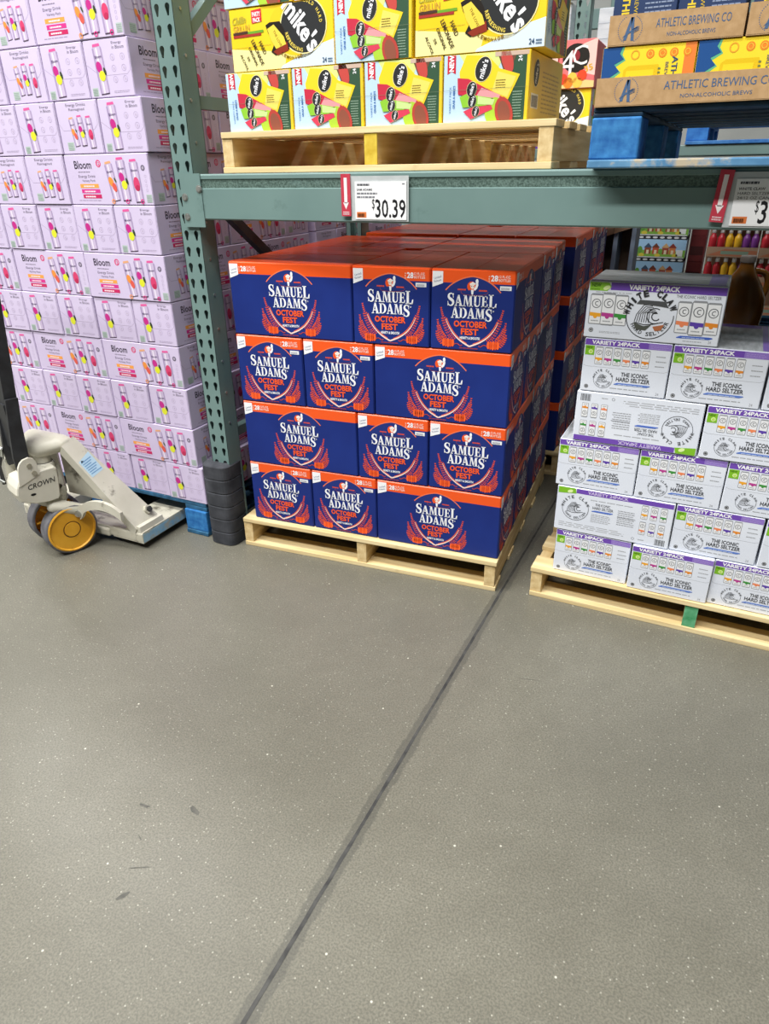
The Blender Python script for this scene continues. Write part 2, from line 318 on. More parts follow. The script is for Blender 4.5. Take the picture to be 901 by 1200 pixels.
# ------------------------------------------------------------------ printed art: beer cases
NAVY, ORG, WHT = '#1B2F79', '#F0581C', '#F1F3F8'
WHEAT = '#E2502A'
def beer_face(w, H, long):
    P = Print(); k = 0.000300
    X = lambda x: (x - 415)*k
    Yv = lambda y: (832 - y)*k*0.992
    T = lambda p: (X(p[0]), Yv(p[1]))
    # shield top cut into the orange band
    arc = smooth_line([(140,238),(195,185),(270,140),(345,112),(420,100),(495,114),(570,142),(640,187),(700,245)], 3)
    P.poly([T(p) for p in arc] + [T((700,262)), T((140,262))], NAVY, 1)
    P.stroke([T(p) for p in arc], 0.0032, '#F2784A', 2)
    # small portrait with raised mug
    P.ell(*T((405,195)), 45*k, 48*k, ORG, 2); P.ell(*T((413,190)), 20*k, 27*k, '#F6E6DA', 3); P.poly([T(p) for p in [(385,168),(415,150),(446,165),(440,178),(412,168),(390,184)]], '#F3EFEA', 4)
    P.poly([T(p) for p in [(400,225),(428,225),(424,268),(415,275),(406,268)]], WHT, 4); P.poly([T(p) for p in [(378,232),(400,225),(406,262),(384,262)]], NAVY, 4)
    P.stroke([T(p) for p in [(432,225),(452,205),(460,180),(457,150)]], 0.007, WHT, 3); P.ell(*T((458,145)), 14*k, 24*k, WHT, 4)
    P.ell(*T((404,192)), 4*k, 4*k, NAVY, 5); P.ell(*T((424,192)), 4*k, 4*k, NAVY, 5)
    P.lines(X(265), Yv(234), X(352), Yv(214), 1, WHEAT, 2, 0.7, 3); P.lines(X(480), Yv(238), X(565), Yv(218), 1, WHEAT, 2, 0.7, 4)
    P.stroke([T(p) for p in smooth_line([(298,235),(305,262),(340,274),(415,277),(500,274),(560,262),(572,240)], 2)], 0.0011, '#9C4A46', 2)
    # name
    serif(P, 'SAMUEL', X(160), X(672), Yv(388), 108*k, WHT, 5, {0: (1.17, 0.02), 5: (1.20, 0.06)})
    serif(P, 'ADAMS', X(203), X(628), Yv(506), 104*k, WHT, 5, {0: (1.05, 0.02), 4: (1.16, 0.18)})
    P.ring(*T((636,424)), 6*k, 3*k, WHT, 5, n=8)
    P.text('OCTOBER', X(235), Yv(596), X(580), Yv(530), '#F25A24', 5, 0.035); P.text('FEST', X(312), Yv(672), X(492), Yv(606), '#F25A24', 5, 0.035)
    P.text('HEARTY & SMOOTH', X(303), Yv(716), X(510), Yv(688), WHT, 5, 0.03)
    # shield sides
    half = smooth_line([(148,520),(185,600),(245,680),(320,742),(405,787)], 4); other = smooth_line([(690,530),(655,605),(590,685),(505,745),(405,787)], 4)
    for h, dx in ((half, 9), (other, -9)):
        n = len(h); P.stroke([T(p) for p in h], [0.0012 + 0.0040*i/n for i in range(n)], '#F7D9CF', 3)
        P.stroke([T((p[0]+dx, p[1]-9)) for p in h[:-2]], 0.0026, '#F0663A', 3)
    # wheat ears
    for sg in (-1, 1):
        M_ = lambda p: T((415 + sg*(415 - p[0]) if sg > 0 else p[0], p[1]))
        def ear(pts, wide, step=18):
            ln = smooth_line(pts, 8); acc = 0.0; q0 = ln[0]; total = sum(math.dist(p, q) for p, q in zip(ln, ln[1:])); run = 0.0
            for p, q in zip(ln, ln[1:]):
                d_ = math.dist(p, q); acc += d_; run += d_
                if acc < step: continue
                acc = 0.0; a_ = M_(p); b_ = M_(q); g = math.atan2(a_[1]-b_[1], a_[0]-b_[0])   # towards the tip
                f = min(1.0, .35 + .9*run/total)
                for sd in (-1, 1):
                    for off, ll in ((.34, .0034), (.92, .0036)):
                        if off > .5 and f < .6: continue
                        th = g + sd*(.35 + .35*off); x_ = a_[0] + math.cos(g + sd*PI/2)*wide*off*f*k; y_ = a_[1] + math.sin(g + sd*PI/2)*wide*off*f*k
                        P.ell(x_, y_, ll*(.70+.25*f), .00145, WHEAT, 2, 6, th)
        ear([(95,400),(105,450),(120,500),(140,560),(170,620),(205,680),(258,738)], 30)
        ear([(62,520),(66,560),(78,610),(98,660),(128,710),(165,750)], 26)
        ear([(52,640),(66,690),(92,735),(128,772)], 22)
        for j in range(5):
            t = (j-2)/2.0; P.ell(*M_((180 + t*48, 762)), 17*k, (48 - 9*abs(t))*k, '#E24E1E' if j % 2 else '#F0602A', 4, 10)
        for j in range(6): P.ell(*M_((120 + 14*(j % 3), 660 + 16*j)), 11*k, 8*k, WHEAT, 3, 7)
        P.stroke([M_(p) for p in smooth_line([(240,775),(275,765),(310,785),(330,775)], 3)], 0.0022, '#C8451F', 3)
    P.lines(X(300), Yv(812), X(515), Yv(800), 1, '#A33A30', 2, 0.8, 5)
    # white release tag and pack count
    tx = -w/2 + 0.004
    P.poly([(tx, H-0.052), (tx+0.033, H-0.040), (tx+0.033, H-0.006), (tx, H-0.006)], WHT, 3)
    P.text('Limited', tx+.005, H-.027, tx+.028, H-.020, '#5E6A8C', 4, 0.0, 0.28); P.text('Release', tx+.005, H-.036, tx+.028, H-.030, '#5E6A8C', 4, 0.0, 0.28)
    nx = tx + 0.043 if long else w/2 - 0.074
    P.text('28', nx, H-0.030, nx+0.021, H-0.0125, WHT, 3, 0.03); P.lines(nx-.007, H-.031, nx-.003, H-.012, 3, '#F7C9B4', 3, 0.6, 8)
    P.text('12 FL.OZ.', nx+.0235, H-0.0200, nx+.058, H-0.0125, '#FBE9E0', 3, 0.01); P.text('BOTTLES', nx+.0235, H-0.0300, nx+.058, H-0.0225, '#FBE9E0', 3, 0.01)
    if not long:
        P.rect(w/2-.046, H-.054, w/2-.012, H-.042, '#E8ECF2', 3)
        for j in range(9): P.rect(w/2-.042+j*.0028, H-.0525, w/2-.042+j*.0028+.0012, H-.046, '#5B6070', 4)
    return P.mesh('printed_beer_panel')
BL, BW, BH = 0.447, 0.256, 0.236
navy_m = nmat('navy_print', '#1A2C74', '#1D327E', 6, (1, 1, 1), 0.45, 0.22, 3); org_m = ink(ORG, 0.33, 0.5)
blong, bshort = beer_face(BL, BH, True), beer_face(BW, BH, False)
beer = make_kind('beer_case', 'beer case', BL, BW, BH, carton_mesh('beer_carton', BL, BW, BH, [(BH-.0375, navy_m), (BH, org_m)], org_m), blong, blong, bshort, bshort, lid_mesh('lid_flaps', BL, BW, '#EE551B'))

# ------------------------------------------------------------------ printed art: lavender energy drink cases
LAV = '#D9CBE4'; LAVD = '#C9B8D8'
PINK, YEL, OR2, CRIM = '#D62A84', '#E6E22A', '#EE9440', '#C2224E'
def slim_can(P, cx, y0, y1, tilt, kind, layer=2):
    h = y1 - y0; wd = h*0.285; c, s_ = math.cos(tilt), math.sin(tilt); cy = (y0+y1)/2
    R = lambda x, y: (cx + x*wd*c - y*h*s_, cy + x*wd*s_ + y*h*c)
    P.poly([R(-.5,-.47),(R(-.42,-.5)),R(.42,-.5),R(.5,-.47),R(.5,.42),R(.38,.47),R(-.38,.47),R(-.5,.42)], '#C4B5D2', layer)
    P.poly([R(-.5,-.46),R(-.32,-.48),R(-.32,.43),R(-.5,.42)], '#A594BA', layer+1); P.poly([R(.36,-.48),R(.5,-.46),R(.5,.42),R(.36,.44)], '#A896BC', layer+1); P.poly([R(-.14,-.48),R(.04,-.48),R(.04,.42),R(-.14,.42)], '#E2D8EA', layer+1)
    P.poly([R(-.4,.445),R(.4,.445),R(.36,.5),R(-.36,.5)], '#DC5C9C' if kind != 0 else '#E0A478', layer+1); P.poly([R(-.46,-.5),R(.46,-.5),R(.46,-.475),R(-.46,-.475)], '#4A3A50', layer+1)
    tx = R(0, .25); P.text('Bloom', tx[0]-wd*.36, tx[1]-h*.028, tx[0]+wd*.36, tx[1]+h*.028, '#5E5078', layer+3, .01, tilt)
    if kind == 0:
        P.ell(*R(-.14,.0), wd*.30, h*.13, '#E69042', layer+2, 12, tilt+.25); P.ell(*R(.14,-.15), wd*.26, h*.12, '#D85A4E', layer+3, 12, tilt+.2); P.ell(*R(.42,.02), wd*.10, h*.07, '#40503A', layer+3, 8, tilt+.3)
    elif kind == 1:
        P.ell(*R(-.12,.05), wd*.30, h*.115, '#BE2C86', layer+2, 12, tilt+.2); P.ell(*R(.06,-.13), wd*.34, h*.105, '#D9DC34', layer+3, 12, tilt); P.ell(*R(.42,-.05), wd*.13, h*.085, '#33402A', layer+3, 8, tilt+.2)
    else:
        P.ell(*R(0,-.07), wd*.36, h*.165, '#D0406E', layer+2, 14, tilt); P.ell(*R(.05,-.16), wd*.25, h*.07, '#B62C56', layer+3, 10, tilt)
EL, EW, EH = 0.376, 0.186, 0.1545
def energy_long():
    P = Print().sheet(EL, EH, lav_m); w, H = EL, EH; U = lambda f: -w/2 + f*w; Vv = lambda f: H*(1-f)
    P.text('Bloom', U(.115), Vv(.28), U(.325), Vv(.12), '#3E3648', 2, 0.015); P.lines(U(.15), Vv(.35), U(.32), Vv(.32), 1, '#8A8096', 2, .6, 2)
    P.text('Energy Drink', U(.145), Vv(.47), U(.355), Vv(.40), '#6A6176', 2); P.text('Variety Pack', U(.18), Vv(.55), U(.345), Vv(.49), '#7A7186', 2)
    for i, c in enumerate(('#EFA04E', '#D0388C', '#C42A62')):
        P.rect(U(.145+.008*i), Vv(.66+.105*i), U(.375+.008*i), Vv(.58+.105*i), c, 2); P.lines(U(.19), Vv(.64+.105*i), U(.33), Vv(.60+.105*i), 1, '#F6DDE6', 3, .7, i+3)
    P.ring(U(.415), Vv(.18), .0095, .0035, '#D9467A', 2, n=16); P.text('12', U(.40), Vv(.215), U(.43), Vv(.15), '#D9467A', 2, .02)
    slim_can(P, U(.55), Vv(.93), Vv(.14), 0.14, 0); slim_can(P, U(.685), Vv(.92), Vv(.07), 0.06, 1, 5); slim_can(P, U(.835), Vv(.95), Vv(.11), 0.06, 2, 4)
    for f, c in ((.53, OR2), (.70, PINK), (.875, PINK)): P.ring(U(f), Vv(.93), .006, .003, c, 9, n=12)
    P.ell(U(.93), Vv(.28), .0088, .0088, '#6B6378', 2, 12); P.ell(U(.93), Vv(.28), .005, .005, '#A79DB2', 3, 10)
    for i in range(4): P.ring(U(.945), Vv(.44+.09*i), .004, .0008, '#AE9FBE', 2, n=10)
    P.rect(U(.925), Vv(.95), U(.99), Vv(.79), '#B4C0BE', 2)
    P.lines(U(.93), Vv(.945), U(.985), Vv(.80), 6, '#7F8F8C', 3, .4, 9); P.lines(U(.1), Vv(.92), U(.4), Vv(.89), 1, '#A99BBA', 2, .5, 10)
    return P.mesh('printed_energy_long')
def energy_end(three):
    P = Print().sheet(EW, EH, lav_m); w, H = EW, EH; U = lambda f: -w/2 + f*w; Vv = lambda f: H*(1-f)
    perf = [(.02,.42),(.30,.62),(.90,.62),(.975,.55),(.975,.06)] if not three else [(.02,.42),(.1,.55),(.86,.55),(.96,.45),(.96,.08)]
    P.stroke([(U(a), Vv(b)) for a, b in perf], .0011, '#9B8CAC', 1)
    if three:
        P.text('Energy Drinks', U(.26), Vv(.12), U(.74), Vv(.05), '#6A6176', 2); P.text('Reimagined', U(.32), Vv(.20), U(.70), Vv(.135), '#6A6176', 2)
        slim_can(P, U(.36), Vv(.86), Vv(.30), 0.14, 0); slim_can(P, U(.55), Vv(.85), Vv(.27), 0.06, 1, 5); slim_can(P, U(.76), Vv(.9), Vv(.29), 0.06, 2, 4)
        P.rect(U(.14), Vv(.93), U(.30), Vv(.77), '#B4C2BE', 2); P.lines(U(.15), Vv(.925), U(.29), Vv(.78), 6, '#84988F', 3, .4, 5)
    else:
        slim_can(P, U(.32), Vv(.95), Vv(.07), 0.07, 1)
        P.text('Energy', U(.64), Vv(.115), U(.86), Vv(.06), '#6A6176', 2); P.text('in Bloom', U(.64), Vv(.185), U(.90), Vv(.125), '#6A6176', 2)
        for i in range(3):
            for j in range(2): P.ring(U(.62+.22*j), Vv(.32+.19*i), .0085, .0009, '#A99BBA', 2, n=12); P.ell(U(.62+.22*j), Vv(.32+.19*i), .003, .004, '#BFB1CC', 2, 8)
        P.lines(U(.55), Vv(.93), U(.92), Vv(.88), 2, '#AFA1BE', 2, .4, 6)
        P.rect(U(.06), Vv(.97), U(.19), Vv(.82), '#B4C2BE', 1); P.lines(U(.07), Vv(.965), U(.18), Vv(.83), 6, '#84988F', 3, .4, 7)
    return P.mesh('printed_energy_end')
lav_m = nmat('lavender_print', '#D6C7E2', '#DDD0E8', 5, (1, 1, 1), 0.40, 0.4, 3)
_el, _e1, _e3 = energy_long(), energy_end(False), energy_end(True)
energy = make_kind('energy_drink_case', 'drink case', EL, EW, EH, carton_mesh('energy_carton', EL, EW, EH, [(EH, lav_m)], lav_m, 0.003), _el, _el, _e1, _e3)

# ------------------------------------------------------------------ printed art: white seltzer cases
PUR = '#6E49AE'; LGREY = '#8E9196'; CANC = ('#E8A32C', '#B43C8E', '#3E8F3E', '#E8865A', '#5B3FA6', '#E08A2E')
WL, WW, WH = 0.354, 0.237, 0.1545
def claw_logo(P, cx, cy, r, layer=3, big=False):
    ln = '#2C2D31' if big else '#54565B'
    P.ring(cx, cy, r*.99, r*.035, ln, layer, math.radians(150 if not big else 175), math.radians(400 if not big else 365), 26)
    P.circ_text('WHITE CLAW', cx, cy, r*(1.0 if big else .98), 172, 24, r*(.29 if big else .24), r*(.22 if big else .19), ln, layer+(5 if big else 1), .045 if big else .02)
    P.circ_text('HARD SELTZER', cx, cy, r*.78, 212, 340, r*.17, r*.13, ln, layer+1, .01, True)
    for i in range(7):
        q = 0.62 - .075*i; P.stroke([(cx + r*(-.62+.10*i) + 0, cy - r*.28), (cx + r*(-.56+.09*i), cy + r*(.05+.02*i)), (cx + r*(-.30+.08*i), cy + r*(q*.75)), (cx + r*(.02+.05*i), cy + r*q*.82)], r*.03, ln, layer)
    P.ring(cx + r*.22, cy + r*.02, r*.33, r*.04, ln, layer, math.radians(60), math.radians(300), 14); P.ring(cx + r*.26, cy, r*.17, r*.045, ln, layer, math.radians(80), math.radians(330), 12)
    P.stroke([(cx - r*.6, cy - r*.30), (cx - r*.2, cy - r*.38), (cx + r*.2, cy - r*.33), (cx + r*.6, cy - r*.22)], r*.035, ln, layer)
def claw_can(P, cx, y0, y1, col, layer=2):
    h = y1-y0; wd = h*.42
    P.poly([(cx-wd*.5, y0+h*.03), (cx-wd*.42, y0), (cx+wd*.42, y0), (cx+wd*.5, y0+h*.03), (cx+wd*.5, y1-h*.05), (cx+wd*.4, y1), (cx-wd*.4, y1), (cx-wd*.5, y1-h*.05)], '#8C8F95', layer)
    P.rect(cx-wd*.44, y0+h*.03, cx+wd*.44, y1-h*.06, '#E6E8EC', layer+1); P.ring(cx, y0+h*.68, wd*.33, wd*.06, '#63666C', layer+2, n=14); P.ring(cx+wd*.06, y0+h*.68, wd*.15, wd*.06, '#63666C', layer+2, 1.0, 5.2, 10)
    P.rect(cx-wd*.44, y0+h*.27, cx+wd*.44, y0+h*.39, col, layer+2, -h*.02); P.ell(cx, y0+h*.26, wd*.16, wd*.16, col, layer+3, 8); P.lines(cx-wd*.3, y0+h*.10, cx+wd*.3, y0+h*.16, 1, '#9EA1A6', layer+2, .6, 3)
def new_tag(P, x0, y0, x1, y1):
    P.rect(x0, y0, x1, y1, '#7DB928', 3); P.ell(x0+(x1-x0)*.62, y0+(y1-y0)*.36, (x1-x0)*.24, (y1-y0)*.22, '#DDF0A8', 4, 12, .5); P.ell(x0+(x1-x0)*.62, y0+(y1-y0)*.36, (x1-x0)*.16, (y1-y0)*.14, '#B6DB62', 5, 10, .5)
    P.text('NEW', x0+(x1-x0)*.12, y0+(y1-y0)*.68, x0+(x1-x0)*.78, y1-(y1-y0)*.10, '#3E6A12', 4, .02)
def claw_end():
    P = Print().sheet(WW, WH, white_m); w, H = WW, WH; U = lambda f: -w/2 + f*w; Vv = lambda f: H*(1-f)
    P.rect(U(.008), Vv(.125), U(.992), Vv(.012), PUR, 1); P.rect(U(.74), Vv(.125), U(.992), Vv(.012), '#8E74C4', 2)
    P.text('VARIETY 24PACK', U(.085), Vv(.105), U(.645), Vv(.030), WHT, 3, .04); P.lines(U(.76), Vv(.11), U(.97), Vv(.03), 3, '#A893D6', 3, .4, 2)
    new_tag(P, U(.015), Vv(.31), U(.125), Vv(.135))
    for i in range(6): claw_can(P, U(.185+.108*i), Vv(.475), Vv(.145), CANC[i])
    for i in range(3): P.lines(U(.84), Vv(.25+.09*i), U(.96), Vv(.225+.09*i), 1, '#A4A7AC', 2, .7, i)
    P.stroke([(U(.01), Vv(.50)), (U(.05), Vv(.525)), (U(.95), Vv(.525)), (U(.99), Vv(.50))], .0009, '#A9ACB2', 1)
    claw_logo(P, U(.265), Vv(.745), H*.175)
    P.text('THE ICONIC', U(.47), Vv(.665), U(.78), Vv(.585), '#3C3E44', 3, .022); P.text('HARD SELTZER', U(.42), Vv(.76), U(.81), Vv(.68), '#3C3E44', 3, .022)
    P.stroke([(U(.40), Vv(.825)), (U(.44), Vv(.81)), (U(.78), Vv(.81)), (U(.82), Vv(.80))], [.002, .0062, .0062, .002], '#5C7CC8', 3); P.lines(U(.45), Vv(.825), U(.77), Vv(.80), 1, '#B9C8EA', 4, .5, 5)
    P.lines(U(.36), Vv(.91), U(.86), Vv(.88), 1, '#A4A7AC', 2, .5, 6); P.ell(U(.075), Vv(.91), .006, .006, '#4E5054', 2, 10); P.ring(U(.075), Vv(.91), .0038, .0012, '#B9BBC0', 3, n=8)
    P.text('24', U(.895), Vv(.955), U(.93), Vv(.905), '#9EA1A6', 2)
    return P.mesh('printed_seltzer_end')
def claw_front():
    P = Print().sheet(WL, WH, white_m); w, H = WL, WH; U = lambda f: -w/2 + f*w; Vv = lambda f: H*(1-f)
    P.rect(U(.17), Vv(.145), U(.995), Vv(.015), PUR, 1); P.text('VARIETY 24PACK', U(.305), Vv(.125), U(.675), Vv(.035), WHT, 3, .04)
    P.poly([(U(.01), Vv(.165)), (U(.145), Vv(.165)), (U(.175), Vv(.09)), (U(.155), Vv(.02)), (U(.01), Vv(.02))], '#8CC63A', 3); P.text('NEW', U(.025), Vv(.10), U(.095), Vv(.04), '#3E6A12', 4, .03)
    P.ell(U(.14), Vv(.11), .010, .0055, '#DDF0A8', 4, 12, .4); P.lines(U(.02), Vv(.15), U(.10), Vv(.125), 1, '#5C8A22', 4, .7, 2)
    P.lines(U(.06), Vv(.195), U(.35), Vv(.175), 1, '#A4A7AC', 2, .6, 3)
    for i, (f, c) in enumerate(((.075, CANC[0]), (.265, CANC[2]), (.168, CANC[1]))): claw_can(P, U(f), Vv(.76), Vv(.215 if i < 2 else .195), c, 2 + 4*(i == 2))
    for i, (f, c) in enumerate(((.725, CANC[3]), (.93, CANC[5]), (.828, CANC[4]))): claw_can(P, U(f), Vv(.81 if i < 2 else .83), Vv(.265 if i < 2 else .245), c, 2 + 4*(i == 2))
    cx, cy, r = U(.485), Vv(.555), H*.40
    claw_logo(P, cx, cy, r, 3, True)
    # hand-hole openings above and below the wave
    P.poly([(cx-r*.62, cy+r*.50), (cx-r*.50, cy+r*.68), (cx+r*.56, cy+r*.66), (cx+r*.74, cy+r*.40), (cx+r*.45, cy+r*.44), (cx-r*.2, cy+r*.50)], '#4B4D50', 6)
    P.poly([(cx-r*.66, cy-r*.30), (cx-r*.2, cy-r*.44), (cx+r*.12, cy-r*.36), (cx-r*.1, cy-r*.62), (cx-r*.5, cy-r*.60)], '#4E524C', 6); P.poly([(cx+r*.18, cy-r*.44), (cx+r*.66, cy-r*.32), (cx+r*.55, cy-r*.58), (cx+r*.30, cy-r*.62)], '#B06A45', 6)
    P.text('THE ICONIC HARD SELTZER', U(.655), Vv(.215), U(.965), Vv(.165), '#5A5C62', 3, .0)
    P.stroke([(U(.70), Vv(.885)), (U(.73), Vv(.872)), (U(.93), Vv(.868)), (U(.955), Vv(.86))], [.002, .0066, .0066, .002], '#3F62C0', 3); P.lines(U(.74), Vv(.882), U(.92), Vv(.862), 1, '#B9C8EA', 4, .6, 5)
    P.lines(U(.75), Vv(.945), U(.90), Vv(.925), 1, '#A4A7AC', 2, .6, 6); P.text('24', U(.93), Vv(.955), U(.95), Vv(.91), '#8E9196', 2)
    P.lines(U(.12), Vv(.905), U(.29), Vv(.865), 2, '#A4A7AC', 2, .4, 7); P.ell(U(.055), Vv(.865), .0066, .0066, '#5B5D62', 2, 10); P.ring(U(.055), Vv(.865), .004, .0013, '#C9CBD0', 3, n=8)
    return P.mesh('printed_seltzer_front')
def claw_back():
    P = Print().sheet(WL, WH, white_m); w, H = WL, WH; U = lambda f: -w/2 + f*w; Vv = lambda f: H*(1-f)
    P.rect(U(.17), Vv(.115), U(.99), Vv(.012), PUR, 1); P.text('VARIETY 24PACK', U(.27), Vv(.10), U(.62), Vv(.028), '#C9BCE4', 3, .03); P.poly([(U(.01), Vv(.155)), (U(.17), Vv(.12)), (U(.16), Vv(.012)), (U(.01), Vv(.012))], '#7DB928', 3); P.ell(U(.115), Vv(.09), .009, .0055, '#DDF0A8', 4, 10, .4)
    claw_logo(P, U(.175), Vv(.46), H*.27)
    P.text('THE ICONIC', U(.345), Vv(.325), U(.475), Vv(.27), '#5A5C62', 3, .01); P.text('HARD SELTZER', U(.325), Vv(.405), U(.505), Vv(.345), '#5A5C62', 3, .01)
    P.stroke([(U(.32), Vv(.46)), (U(.35), Vv(.45)), (U(.48), Vv(.45)), (U(.505), Vv(.44))], [.002, .0055, .0055, .002], '#4F70C6', 3)
    P.lines(U(.32), Vv(.70), U(.50), Vv(.50), 6, '#A9ACB2', 2, .4, 2); P.lines(U(.545), Vv(.66), U(.70), Vv(.31), 8, '#9EA1A8', 2, .4, 3); P.stroke([(U(.545), Vv(.49)), (U(.70), Vv(.49))], .0012, '#7E8188', 2)
    P.lines(U(.04), Vv(.90), U(.64), Vv(.78), 3, '#B1B4BA', 2, .35, 4); P.lines(U(.3), Vv(.22), U(.7), Vv(.19), 1, '#A9ACB2', 2, .5, 5)
    for i in range(3):
        claw_can(P, U(.765+.078*i), Vv(.43), Vv(.13), CANC[i]); claw_can(P, U(.765+.078*i), Vv(.78), Vv(.49), CANC[3+i])
    for j in range(11): P.rect(U(.885)+j*.0027, Vv(.955), U(.885)+j*.0027+(.0017 if j % 3 else .001), Vv(.82), '#4A4C52', 2)
    P.ring(U(.70), Vv(.90), .004, .0012, '#8E9196', 2, n=10); P.lines(U(.745), Vv(.91), U(.80), Vv(.88), 1, '#A9ACB2', 2, .6, 9)
    return P.mesh('printed_seltzer_back')
white_m = nmat('white_print', '#D9DFEC', '#E2E7F1', 5, (1, 1, 1), 0.36, 0.45, 3); silver_top = nmat('silver_lid', '#8E9296', '#B9BDC2', 14, (1, 5, 1), 0.38, 0.4, 6, 0.35, 0.7)
_we = claw_end()
def claw_lid():
    P = MB(); pu = ink('#7A5BB4', .36)
    P.box(-WL/2+.004, -WW/2+.004, -.0004, WL/2-.004, -.001, .001, silver_top); P.box(-WL/2+.004, .001, -.0004, WL/2-.004, WW/2-.004, .001, silver_top)
    P.box(-WL/2+.006, -WW/2+.006, .001, WL/2-.006, -WW/2+.020, .0013, pu); P.box(WL/2-.05, -WW/2+.022, .001, WL/2-.008, WW/2-.01, .0013, pu)
    P.box(-WL/2+.004, -.022, .001, WL/2-.004, .022, .0012, silver_top)
    return P.mesh('lid_flaps')
seltzer = make_kind('seltzer_case', 'drink case', WL, WW, WH, carton_mesh('seltzer_carton', WL, WW, WH, [(WH, white_m)], white_m, 0.003), claw_front(), claw_back(), _we, _we, claw_lid())

# ------------------------------------------------------------------ printed art: yellow lemonade cases
ML, MW, MH = 0.338, 0.226, 0.1495
MY, MB_, MK = '#F2D02A', '#BBD7EE', '#2A2C2E'
def wordmark(P, cx, cy, rx, ry, rot, layer, full=True):
    P.ell(cx, cy, rx*1.06, ry*1.06, '#E9E2B0', layer, 26, rot); P.ell(cx, cy, rx, ry, MK, layer+1, 26, rot)
    P.text("mike's", cx - rx*.78, cy - ry*.34, cx + rx*.78, cy + ry*.40, WHT, layer+2, .02, rot)
def lem_end():
    P = Print().sheet(MW, MH, yellow_m); w, H = MW, MH; U = lambda f: -w/2 + f*w; Vv = lambda f: H*(1-f)
    P.rect(U(.0), Vv(1), U(1), Vv(0), MB_, 1); P.poly([(U(.18), Vv(.0)), (U(.72), Vv(.0)), (U(.60), Vv(.35)), (U(.30), Vv(.25))], '#D8E58A', 2)
    P.poly([(U(.78), Vv(0)), (U(.995), Vv(0)), (U(.995), Vv(1)), (U(.80), Vv(1)), (U(.72), Vv(.45))], '#35543F', 2); P.rect(U(.96), Vv(1), U(1), Vv(0), '#E3C62E', 3)
    P.poly([(U(.62), Vv(0)), (U(.86), Vv(0)), (U(.80), Vv(.2)), (U(.70), Vv(.27))], '#6E4A3A', 3); P.ell(U(.74), Vv(.13), .014, .030, '#C24A44', 4, 14, .35); P.rect(U(.60), Vv(.07), U(.98), Vv(0), '#C9B0A0', 4)
    # yellow can lying across
    P.poly([(U(.19), Vv(.26)), (U(.27), Vv(.02)), (U(.52), Vv(.05)), (U(.66), Vv(.24)), (U(.89), Vv(.34)), (U(.76), Vv(.72)), (U(.52), Vv(.62)), (U(.28), Vv(.44)), (U(.20), Vv(.36))], MY, 5)
    P.poly([(U(.64), Vv(.28)), (U(.85), Vv(.37)), (U(.76), Vv(.66)), (U(.58), Vv(.56))], '#EBD868', 6); P.lines(U(.62), Vv(.52), U(.74), Vv(.38), 4, '#6E5A1E', 7, .4, 3)
    wordmark(P, U(.47), Vv(.235), .0265, .0200, 1.25, 7)
    # fan of smaller cans
    P.poly([(U(.17), Vv(.34)), (U(.30), Vv(.36)), (U(.72), Vv(.66)), (U(.66), Vv(.74)), (U(.18), Vv(.58))], '#C43048', 8); P.poly([(U(.46), Vv(.50)), (U(.68), Vv(.62)), (U(.66), Vv(.70)), (U(.40), Vv(.62))], '#E39AA0', 9)
    P.poly([(U(.20), Vv(.62)), (U(.28), Vv(.58)), (U(.60), Vv(.66)), (U(.58), Vv(.76)), (U(.24), Vv(.78))], '#8CC63A', 10); P.poly([(U(.42), Vv(.62)), (U(.62), Vv(.68)), (U(.60), Vv(.76)), (U(.42), Vv(.74))], '#C6DE92', 11)
    P.poly([(U(.25), Vv(.84)), (U(.36), Vv(.78)), (U(.58), Vv(.76)), (U(.60), Vv(.82)), (U(.34), Vv(.96))], '#D2405A', 12)
    for f, g, s in ((.345, .515, .0165), (.355, .69, .0140), (.40, .845, .0120)): wordmark(P, U(f), Vv(g), s, s*.78, 1.3, 13)
    P.ell(U(.62), Vv(.86), .026, .032, '#A9CE3E', 10, 16); P.ell(U(.73), Vv(.88), .023, .036, '#B4433A', 11, 16, .3); P.ell(U(.73), Vv(.88), .016, .027, '#8E5140', 12, 14, .3)
    P.poly([(U(.045), Vv(.28)), (U(.095), Vv(.24)), (U(.145), Vv(.28)), (U(.145), Vv(.01)), (U(.045), Vv(.01))], '#C8283C', 3); P.text('NEW', U(.095)-.018, Vv(.12)-.0065, U(.095)+.018, Vv(.12)+.0065, WHT, 4, .04, PI/2)
    P.text("GRAB A MIKE'S", U(.13)-.026, Vv(.62)-.0032, U(.13)+.026, Vv(.62)+.0032, '#3A6EB4', 4, .02, PI/2); P.text('VARIETY PACK', U(.085)-.030, Vv(.66)-.0025, U(.085)+.030, Vv(.66)+.0025, '#4A7CBC', 4, .0, PI/2)
    P.stroke([(U(.0), Vv(.52)), (U(.99), Vv(.52))], .0007, '#6E7A60', 14); P.lines(U(.82), Vv(.95), U(.93), Vv(.55), 10, '#8FA896', 4, .35, 8); P.text('24', U(.885)-.006, Vv(.12)-.005, U(.885)+.006, Vv(.12)+.005, WHT, 5, .02, PI/2)
    return P.mesh('printed_lemonade_end')
